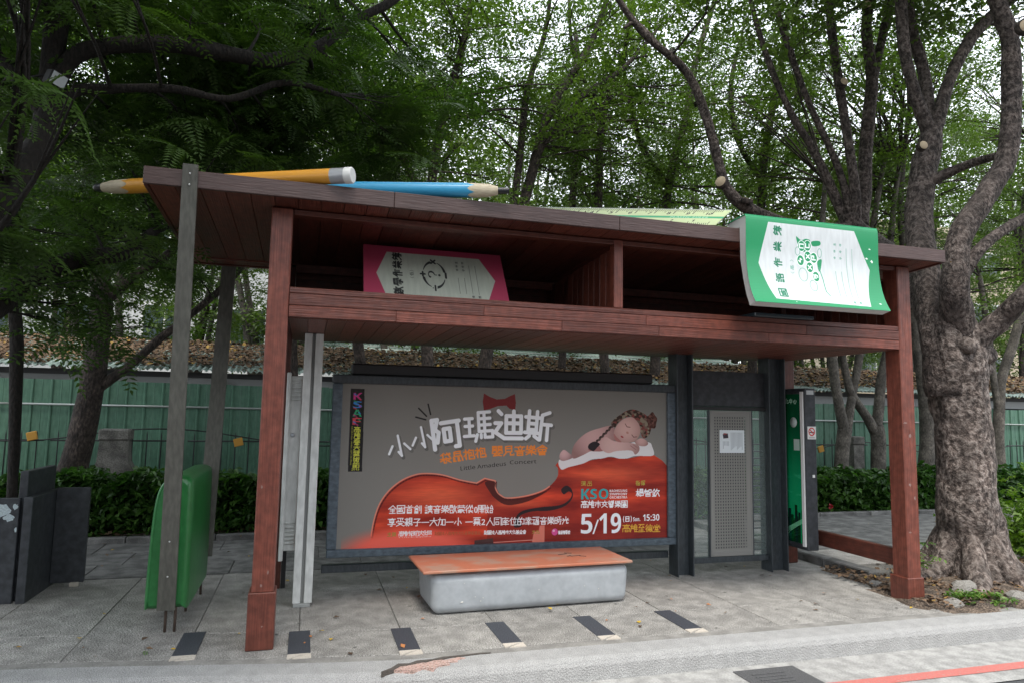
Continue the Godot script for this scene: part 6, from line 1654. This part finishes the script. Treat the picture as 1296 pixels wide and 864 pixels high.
func build_trees() -> void:
	var rid := noise(301, 0.019, FastNoiseLite.TYPE_SIMPLEX, 7)
	rid.fractal_gain = 0.68
	M.bark_big = grainy([[0.26, lin(0.065, 0.05, 0.043)], [0.40, lin(0.145, 0.112, 0.096)], [0.50, lin(0.22, 0.172, 0.148)], [0.62, lin(0.33, 0.272, 0.238)], [0.80, lin(0.42, 0.36, 0.32)]], rid, Vector3(1.25, 0.9, 1.25), 0.95, 0.0, noise(302, 0.03, FastNoiseLite.TYPE_SIMPLEX_SMOOTH, 4), 0.5, 0.45)
	M.bark_big.heightmap_enabled = true
	M.bark_big.heightmap_texture = noise_tex(rid, [])
	M.bark_big.heightmap_scale = 2.6
	M.bark_limb = M.bark_big.duplicate()
	M.bark_limb.albedo_color = Color(0.78, 0.77, 0.77)
	M.bark_limb.uv1_scale = Vector3(1.8, 1.1, 1.8)
	M.bark_dark = grainy([[0.2, lin(0.030, 0.024, 0.021)], [0.55, lin(0.075, 0.058, 0.05)], [0.9, lin(0.15, 0.115, 0.095)]], noise(303, 0.02, FastNoiseLite.TYPE_SIMPLEX_SMOOTH, 5), Vector3(2.6, 1.2, 2.6), 0.95, 1.4, noise(304, 0.03), 0.6)
	M.bark_black = grainy([[0.2, lin(0.009, 0.0075, 0.0065)], [0.85, lin(0.028, 0.022, 0.018)]], noise(305, 0.02, FastNoiseLite.TYPE_SIMPLEX_SMOOTH, 5), Vector3(3, 1.2, 3), 0.95, 1.0)
	M.bark_grey = grainy([[0.2, lin(0.10, 0.088, 0.075)], [0.8, lin(0.22, 0.195, 0.165)]], noise(306, 0.02, FastNoiseLite.TYPE_SIMPLEX_SMOOTH, 5), Vector3(3, 1.5, 3), 0.9, 0.5, noise(307, 0.03), 0.65)
	var small := spray_broad(1, 15, 0.072, 0.44)
	var small2 := spray_broad(2, 16, 0.066, 0.46)
	var large := spray_broad(4, 15, 0.105, 0.62)
	var large2 := spray_broad(5, 15, 0.095, 0.66)
	var frond := spray_frond(3, 5)
	var lm_dark := leaf_mat(lin(0.74, 0.95, 0.26))
	var lm_mid := leaf_mat(lin(0.74, 0.95, 0.26))
	var lm_far := leaf_mat(lin(0.74, 0.95, 0.26))
	# the big street tree
	var a := limb_tree("massive multi-stemmed street tree with rough brown bark right of the shelter", ["big_trunk", "A", "A1", "A2", "A3", "B", "C", "D", "G", "H", "H1", "H2", "H3", "H4", "H5", "K", "K2"], M.bark_limb, 14, 0.22, 5)
	var t: Node3D = a[0]
	var trunk: MeshInstance3D = t.get_node("trunk")
	trunk.mesh = tube_mesh(smooth_path(v4(LIMBS["big_trunk"]), 12), 40, 0.26, noise(308, 2.6, FastNoiseLite.TYPE_SIMPLEX_SMOOTH, 5))
	trunk.material_override = M.bark_big
	# root flare
	for q in 7:
		var an := -0.4 + q * TAU / 7.0
		var d := Vector3(cos(an), 0, sin(an))
		var c := Vector3(6.68, 0, -5.75)
		var p := [c + d * 0.20 + Vector3(0, 0.50, 0), c + d * 0.36 + Vector3(0, 0.16, 0), c + d * 0.66 + Vector3(0, 0.03, 0), c + d * rng.randf_range(0.85, 1.0) + Vector3(0, -0.06, 0)]
		part(t, "root", tube_mesh(smooth_path([Vector4(p[0].x, p[0].y, p[0].z, 0.09), Vector4(p[1].x, p[1].y, p[1].z, 0.12), Vector4(p[2].x, p[2].y, p[2].z, 0.085), Vector4(p[3].x, p[3].y, p[3].z, 0.03)], 5), 12, 0.3, noise(309, 3.0)), M.bark_big)
	# burrs where old limbs were taken off
	for q in [[6.50, 2.42, -5.50, 0.09], [6.84, 2.34, -5.60, 0.12], [6.90, 2.2, -5.66, 0.09]]:
		part(t, "burr", tube_mesh(smooth_path([Vector4(q[0], q[1], q[2] - q[3], q[3] * 0.8), Vector4(q[0], q[1], q[2], q[3]), Vector4(q[0] + 0.01, q[1], q[2] + q[3] * 0.8, q[3] * 0.55)], 3), 12, 0.35, noise(310, 6.0)), M.bark_big)
	for q in CUTS: cut_stub(t, Vector3(q[0], q[1], q[2]), Vector3(q[3], q[4], q[5]).normalized(), q[6])
	var tips := []
	for k in [2, 3, 4, 5, 6, 7, 10, 11, 12, 13, 14, 15]: tips.append(a[1][k])
	var cl := clumps_near(tips, 6.6, 110, 1.0, 0.55, 0.9, 0.9)
	cl.append_array(clumps_in(Vector3(5.5, 7.2, -8.5), Vector3(11.5, 11, -3.5), 70, 0.7, 1.1))
	var st := new_st()
	twigs_to(st, tips, cl)
	part(t, "twigs", done(st), M.bark_dark)
	crown(t, cl, small, lm_dark, 60, C0, C1)
	# dark tree leaning in from the left, feathery leaves
	a = limb_tree("dark leaning tree with feathery leaves arching in from the left edge", ["L0", "L0b1", "L0b2", "L0b3", "L0b4"], M.bark_black, 12, 0.2, 5)
	t = a[0]
	cl = []
	for c in clumps_near([a[1][1], a[1][2]], 3.6, 50, 0.65, 0.40, 0.65, 0.1): cl.append(Vector4(c.x, c.y, minf(c.z, -6.15 - absf(c.z + 6.1)) - 0.5, c.w))
	cl.append_array(clumps_near([a[1][0], a[1][4]], 4.6, 40, 0.9, 0.45, 0.75, 0.2))
	cl.append_array(clumps_near([a[1][3]], 2.4, 18, 0.35, 0.30, 0.45, 0.05))
	cl.append_array(clumps_in(Vector3(-5.5, 5.6, -8.5), Vector3(2.6, 9.0, -3.4), 32, 0.55, 0.9))
	cl.append_array(clumps_in(Vector3(-9.0, 7.4, -8.0), Vector3(2.2, 10.0, -1.0), 34, 0.8, 1.2))
	cl.append_array(clumps_in(Vector3(-9.0, 5.2, -4.5), Vector3(-1.8, 8.5, 2.0), 60, 0.7, 1.1))
	cl.append_array(clumps_in(Vector3(-2.5, 2.7, -5.3), Vector3(-1.95, 3.9, -4.7), 8, 0.26, 0.38))
	cl.append_array(clumps_in(Vector3(-2.1, 3.1, -4.3), Vector3(-1.2, 4.3, -3.7), 9, 0.24, 0.36))
	st = new_st()
	twigs_to(st, a[1], cl)
	part(t, "twigs", done(st), M.bark_black)
	crown(t, cl, frond, lm_dark, 40, F0, F1, 0.0)
	floodlight()
	# slimmer dark trees of the left group
	var left := [["thin dark stem near the left edge behind the charcoal panels", ["L1"], Vector3(-4.2, 3.2, -9.6), Vector3(-1.6, 7.5, -7.8), 14], ["leaning brown trunk rising from the left hedge with a side branch", ["L2", "L2b", "L2c"], Vector3(-4.6, 3.4, -12.0), Vector3(0.2, 8.5, -9.2), 40], ["dark upright stem behind the orange pencil", ["L3"], Vector3(-2.2, 3.9, -10.0), Vector3(1.2, 8.5, -7.6), 22]]
	for q in left:
		a = limb_tree(q[0], q[1], M.bark_dark if q[1].size() > 1 else M.bark_black, 12, 0.15, 4)
		cl = clumps_in(q[2], q[3], q[4], 0.45, 0.8)
		cl.append_array(clumps_near(a[1], 3.3, q[4] / 3, 0.5, 0.35, 0.6))
		st = new_st()
		twigs_to(st, a[1], cl)
		part(a[0], "twigs", done(st), M.bark_black)
		crown(a[0], cl, frond, lm_dark, 36, F0, F1, 0.0)
	# slim small-leaved trees along the hedge line
	var mids := [
		["grey twin-stem tree in the hedge just right of the light box sign", ["R1", "R1a", "R1b"], 26], ["grey forked tree in the hedge left of the right timber post", ["R2", "R2a", "R2b"], 26],
		["grey slim tree partly hidden by the right timber post and big trunk", ["R3"], 24], ["grey slim tree in the hedge at the right edge", ["R4", "R4a"], 30],
		["many-stemmed slender tree rising behind the blue pencil tip", ["M1", "M1b", "M1c"], 40], ["slender tree with a thin bent stem rising behind the ruler's left end", ["M2", "M2b"], 30],
		["slender tree rising behind the middle of the ruler", ["M3", "M3b"], 32], ["dark slender tree rising behind the blue pencil's barrel", ["M4", "M4b"], 36],
		["dark slender tree rising behind the orange pencil's eraser", ["M5", "M5b"], 34], ["dark slender tree rising behind the orange pencil's barrel", ["M6", "M6b"], 30],
		["slender tree rising behind the green workbook's left edge", ["M7", "M7b"], 30], ["thin single stem between the two leaning stems behind the roof", ["M8"], 22]]
	for q in mids:
		a = limb_tree(q[0], q[1], M.bark_grey if q[1][0].begins_with("R") else M.bark_dark, 9, 0.10, 4)
		cl = clumps_near(a[1], 3.7, q[2], 0.75, 0.40, 0.70, 0.35)
		var top: Vector4 = a[1][0][-1]
		cl.append_array(clumps_in(Vector3(top.x - 1.8, 6.0, top.z - 1.6), Vector3(top.x + 1.8, 10.0, top.z + 1.3), q[2], 0.5, 0.85))
		st = new_st()
		twigs_to(st, a[1], cl)
		part(a[0], "twigs", done(st), M.bark_dark)
		crown(a[0], cl, small if rng.randf() > 0.5 else small2, lm_mid, 42, C0, C1)
	# farther rows behind the shed
	var far := []
	for q in 11: far.append([-8.0 + q * 3.3 + rng.randf_range(-0.6, 0.6), -17.0 + rng.randf_range(-1.0, 1.0), rng.randf_range(9.0, 11.5)])
	for q in 11: far.append([-12.0 + q * 4.6 + rng.randf_range(-0.8, 0.8), -23.0 + rng.randf_range(-1.2, 1.2), rng.randf_range(11.0, 14.5)])
	var words := ["first", "second", "third", "fourth", "fifth", "sixth", "seventh", "eighth", "ninth", "tenth", "eleventh"]
	for k in far.size():
		var f: Array = far[k]
		var tr := thing("background_tree", "bright green tree, %s from the left in the %s row behind the shed" % [words[k % 11], "nearer" if k < 11 else "farther"], "tree", Vector3(f[0], 0, f[1]), "trees behind the shed")
		var paths := []
		for s in 4:
			var an := rng.randf() * TAU
			var lean := rng.randf_range(0.08, 0.24)
			var p := []
			for e in 7:
				var y: float = f[2] * 0.92 * e / 6.0
				p.append(Vector4(cos(an) * lean * y + rng.randf_range(-0.12, 0.12), y - 0.1, sin(an) * lean * y + rng.randf_range(-0.12, 0.12), 0.11 * (1.0 - 0.13 * e)))
			p = smooth_path(p, 3)
			paths.append(p)
			part(tr, "trunk" if s == 0 else "stem", tube_mesh(p, 7), M.bark_grey if rng.randf() > 0.4 else M.bark_dark)
		cl = clumps_near(paths, 2.6, 46, 0.9, 0.5, 0.95, 0.4)
		cl.append_array(clumps_in(Vector3(-2.6, 3.0, -2.0), Vector3(2.6, f[2] + 1.0, 2.0), 34, 0.6, 1.0))
		st = new_st()
		twigs_to(st, paths, cl)
		part(tr, "twigs", done(st), M.bark_grey)
		crown(tr, cl, large2 if k % 2 == 0 else large, lm_far, 38, C0, C1)

func floodlight() -> void:
	var f := thing("floodlight", "black floodlight with pale glass fixed to the dark tree", "floodlight", Vector3(-2.0, 4.17, -6.02))
	var tilt := Basis.from_euler(Vector3(0.25, 0.75, -0.2))
	part(f, "housing", box_mesh(Vector3(0.13, 0.115, 0.10), 0.010), M.black, Vector3.ZERO, tilt)
	part(f, "glass", box_mesh(Vector3(0.11, 0.095, 0.006), 0.002), plain(lin(0.55, 0.58, 0.60), 0.15), tilt * Vector3(0, 0, 0.054), tilt)
	rod(f, "bracket", Vector3(0, -0.08, 0), Vector3(-0.28, -0.06, -0.05), 0.012, M.black, 6)
	rod(f, "bracket", Vector3(0, 0.06, 0), Vector3(-0.28, -0.02, -0.05), 0.009, M.black, 6)

func build_plants() -> void:
	var sprig := spray_broad(11, 11, 0.105, 0.28)
	var lm := leaf_mat(lin(0.4, 0.65, 0.1))
	for h in [[-9.0, 1.2, "dense dark green hedge along the left part of the fence", 7200], [4.4, 19.0, "dense glossy green hedge along the right part of the fence", 10500]]:
		var t := thing("hedge", h[2], "hedge", Vector3(0, 0, 0), "hedges before the fence")
		var rows := []
		var nz := noise(330, 1.2)
		for k in h[3]:
			var x := rng.randf_range(h[0], h[1])
			var top := 0.64 + 0.20 * nz.get_noise_1d(x * 2.0)
			var y := top * (1.0 - pow(rng.randf(), 1.7)) + 0.06
			var z := -9.72 - pow(rng.randf(), 1.8) * 0.75 + 0.06 * nz.get_noise_2d(x * 3.0, y * 5.0)
			var b := Basis.from_euler(Vector3(rng.randf_range(-0.7, 0.5), rng.randf() * TAU, rng.randf_range(-0.7, 0.7))).scaled(Vector3.ONE * rng.randf_range(0.7, 1.15))
			rows.append([Transform3D(b, Vector3(x, y, z)), Color(0.024, 0.068, 0.012).lerp(Color(0.09, 0.19, 0.036), pow(rng.randf(), 1.6))])
		scatter(t, "foliage", sprig, lm, rows)
		var st := new_st()
		for k in int((h[1] - h[0]) * 5.0):
			var x := rng.randf_range(h[0], h[1])
			var z := rng.randf_range(-10.3, -9.9)
			add_tube(st, [Vector4(x, 0.0, z, 0.011), Vector4(x + rng.randf_range(-0.15, 0.15), 0.6, z + rng.randf_range(-0.15, 0.2), 0.005)], 4, 0.0, null, false)
		part(t, "stems", done(st), M.bark_dark)
	# red flower heads low on the right hedge
	var fl := new_st()
	for k in 26:
		var d := Vector3(rng.randfn(), rng.randfn(), rng.randfn()).normalized()
		add_leaf(fl, d * 0.01, d, d.cross(Vector3(0.3, 1, 0.2)).normalized(), 0.045, 0.03)
	var flm := fl.commit()
	var petal := plain(lin(0.50, 0.03, 0.05), 0.5)
	for q in [[8.30, 0.22, "small red flower head low on the hedge by the sign"], [12.9, 0.52, "small red flower head on the hedge right of the big tree"], [10.6, 0.3, "small red flower head low on the hedge by the timber post"]]:
		tag(part(self, "flower_head", flm, petal, Vector3(q[0], q[1], -9.62)), q[2], "flower", "red flowers on the hedge")
	# bright shrub by the tree
	var s := thing("shrub", "bright yellow-green shrub at the right edge behind the big trunk", "shrub", Vector3(8.75, 0.05, -6.55))
	var rows := []
	for k in 900:
		var v := Vector3(rng.randfn(), absf(rng.randfn()), rng.randfn()) * Vector3(0.34, 0.30, 0.30)
		rows.append([Transform3D(Basis.from_euler(Vector3(rng.randf_range(-0.7, 0.5), rng.randf() * TAU, rng.randf_range(-0.6, 0.6))).scaled(Vector3.ONE * rng.randf_range(0.4, 0.7)), v + Vector3(0, 0.05, 0)), Color(0.10, 0.19, 0.025).lerp(Color(0.21, 0.32, 0.05), rng.randf())])
	scatter(s, "foliage", sprig, leaf_mat(lin(0.7, 0.9, 0.12)), rows)
	for k in 7: rod(s, "stem", Vector3(rng.randf_range(-0.1, 0.1), -0.08, rng.randf_range(-0.1, 0.1)), Vector3(rng.randf_range(-0.3, 0.3), 0.5, rng.randf_range(-0.3, 0.3)), 0.006, M.bark_grey, 5)
	# seedlings in the tree pit
	for q in [[5.95, -5.72, "spindly seedling between the timber post and the big trunk", 22], [5.86, -5.12, "low green weed at the foot of the right timber post", 30], [6.05, -5.00, "low green weed beside the pale rock", 26]]:
		var w := thing("weed", q[2], "weed", Vector3(q[0], 0.03, q[1]), "weeds in the tree pit")
		var tall: bool = q[3] == 22
		rows = []
		for k in q[3]:
			var y := rng.randf_range(0.15, 0.42) if tall else rng.randf_range(0.0, 0.06)
			rows.append([Transform3D(Basis.from_euler(Vector3(rng.randf_range(-0.5, 0.5), rng.randf() * TAU, 0)).scaled(Vector3.ONE * rng.randf_range(0.25, 0.45)), Vector3(rng.randfn() * 0.08, y, rng.randfn() * 0.08)), Color(0.08, 0.17, 0.03).lerp(Color(0.16, 0.27, 0.05), rng.randf())])
		scatter(w, "foliage", sprig, lm, rows)
		rod(w, "stem", Vector3(0, -0.05, 0), Vector3(0.03, 0.38 if tall else 0.06, 0.02), 0.004, M.bark_grey, 5)
	# stones
	var stone := grainy([[0.2, lin(0.17, 0.16, 0.145)], [0.8, lin(0.29, 0.275, 0.25)]], noise(340, 0.06), Vector3.ONE * 2.0, 0.95, 0.5)
	for q in [[6.12, 0.05, -5.34, 0.15, "pale lump of rock at the foot of the big trunk"], [5.50, 0.03, -5.78, 0.06, "small pale stone behind the right timber post"], [5.52, 0.02, -6.1, 0.05, "tiny stone beside the raised walk's edge"], [5.62, 0.02, -5.02, 0.10, "flat concrete chunk in front of the right timber post"], [6.35, 0.03, -4.98, 0.13, "flat pale rock lying near the kerb below the big trunk"]]:
		var st := new_st()
		st.set_smooth_group(-1)
		var nz := noise(int(q[0] * 100), 2.0)
		var pt := func(i: int, j: int) -> Vector3:
			var th := PI * j / 6.0
			var ph := TAU * (i % 9) / 9.0
			var d := Vector3(sin(th) * cos(ph), cos(th) * 0.55, sin(th) * sin(ph) * 0.7)
			return d * q[3] * (1.0 + 0.5 * nz.get_noise_3d(d.x * 0.6, d.y * 0.6, d.z * 0.6))
		for i in 9:
			for j in 6: quad_out(st, pt.call(i, j), pt.call(i + 1, j), pt.call(i + 1, j + 1), pt.call(i, j + 1), Vector3.ZERO)
		tag(part(self, "rock", done(st), stone, Vector3(q[0], q[1], q[2])), q[4], "rock", "stones by the big tree")
	# leaf litter in the tree pit and under the hedge
	rows = []
	for k in 2600:
		var p := Vector3(rng.randf_range(5.35, 9.5), 0.0, rng.randf_range(-6.5, -4.9))
		var up := clampf(1.0 - Vector2(p.x - 6.65, p.z + 5.75).length() / 1.3, 0.0, 1.0)
		p.y = 0.045 + 0.09 * up * up
		rows.append([Transform3D(Basis.from_euler(Vector3(rng.randf_range(-0.6, 0.6), rng.randf() * TAU, rng.randf_range(-0.6, 0.6))).scaled(Vector3.ONE * rng.randf_range(0.25, 0.7)), p), brown()])
	for k in 1800:
		rows.append([Transform3D(Basis.from_euler(Vector3(rng.randf_range(-0.6, 0.6), rng.randf() * TAU, rng.randf_range(-0.6, 0.6))).scaled(Vector3.ONE * rng.randf_range(0.4, 0.8)), Vector3(rng.randf_range(-9, 15), 0.09, rng.randf_range(-9.95, -9.64))), brown()])
	for k in 420:
		var rz := rng.randf_range(-6.9, -5.02)
		rows.append([Transform3D(Basis.from_euler(Vector3(rng.randf_range(-0.5, 0.5), rng.randf() * TAU, rng.randf_range(-0.5, 0.5))).scaled(Vector3.ONE * rng.randf_range(0.25, 0.6)), Vector3(2.9 + rng.randfn() * 1.6, 3.232 + 0.052 * (rz + 5.0), rz)), brown()])
	var lt := scatter(self, "leaf_litter", M.dead, M.litter, rows)
	tag(lt, "brown dead leaves strewn over the bare soil and shelter roof", "leaf litter")
	rows = []
	for k in 190:
		var p := Vector3(rng.randf_range(-4, 5.3), 0.008, rng.randf_range(-7.5, -4.9))
		if k > 110: p = Vector3(rng.randf_range(-5, 13), 0.01 if k % 2 == 0 else 0.09, rng.randf_range(-9.4, -7.8))
		if p.x > 5.4 and p.x < 5.9: continue
		if p.x > 5.9: p.y = 0.09
		if p.z > kz(p.x) - 0.05: continue
		var c := brown()
		if rng.randf() < 0.35: c = Color(0.55, 0.36, 0.03) if rng.randf() < 0.6 else Color(0.42, 0.17, 0.06)
		rows.append([Transform3D(Basis.from_euler(Vector3(rng.randf_range(-0.25, 0.25), rng.randf() * TAU, rng.randf_range(-0.25, 0.25))).scaled(Vector3.ONE * rng.randf_range(0.22, 0.55)), p), c])
	tag(scatter(self, "fallen_leaves", M.dead, M.litter, rows), "few yellow and brown leaves fallen on the paving", "fallen leaves")
	var fr := thing("fallen_frond", "small green leaf frond lying on the paving before the green bag", "frond", Vector3(-0.98, 0.012, -5.32))
	part(fr, "leaflets", spray_frond(9, 1), plain(lin(0.09, 0.19, 0.03), 0.5), Vector3.ZERO, Basis(Vector3.UP, 0.5).scaled(Vector3(0.6, 0.25, 0.6)))

# ------------------------------------------------------------------ put together
func _ready() -> void:
	rng.seed = 20130519
	var cam := Camera3D.new()
	cam.name = "camera"
	cam.position = Vector3(0, 1.65, 0)
	cam.rotation_degrees = Vector3(5.802, -16.350, 1.064)
	cam.fov = 52.29
	cam.near = 0.1
	cam.far = 600.0
	add_child(cam)
	cam.current = true
	var sm := ProceduralSkyMaterial.new()
	sm.sky_top_color = Color(0.90, 0.93, 0.97)
	sm.sky_horizon_color = Color(0.97, 0.98, 1.0)
	sm.sky_curve = 0.2
	sm.ground_bottom_color = Color(0.35, 0.35, 0.34)
	sm.ground_horizon_color = Color(0.75, 0.76, 0.77)
	sm.sun_angle_max = 1.0
	var sky := Sky.new()
	sky.sky_material = sm
	var env := Environment.new()
	env.background_mode = Environment.BG_SKY
	env.sky = sky
	env.background_energy_multiplier = 1.0
	env.tonemap_mode = Environment.TONE_MAPPER_LINEAR
	env.tonemap_exposure = 2.45
	env.sdfgi_enabled = true
	env.ssao_enabled = true
	env.ssil_enabled = true
	var we := WorldEnvironment.new()
	we.name = "world_environment"
	we.environment = env
	add_child(we)
	var sun := DirectionalLight3D.new()
	sun.name = "sun"
	sun.light_energy = 0.5
	sun.light_angular_distance = 14.0
	sun.light_color = Color(1.0, 0.98, 0.95)
	sun.rotation_degrees = Vector3(-64, -14, 0)
	sun.shadow_enabled = true
	add_child(sun)
	make_materials()
	build_ground()
	build_shelter()
	build_fence()
	build_far_side()
	build_furniture()
	build_school_things()
	build_trees()
	build_plants()
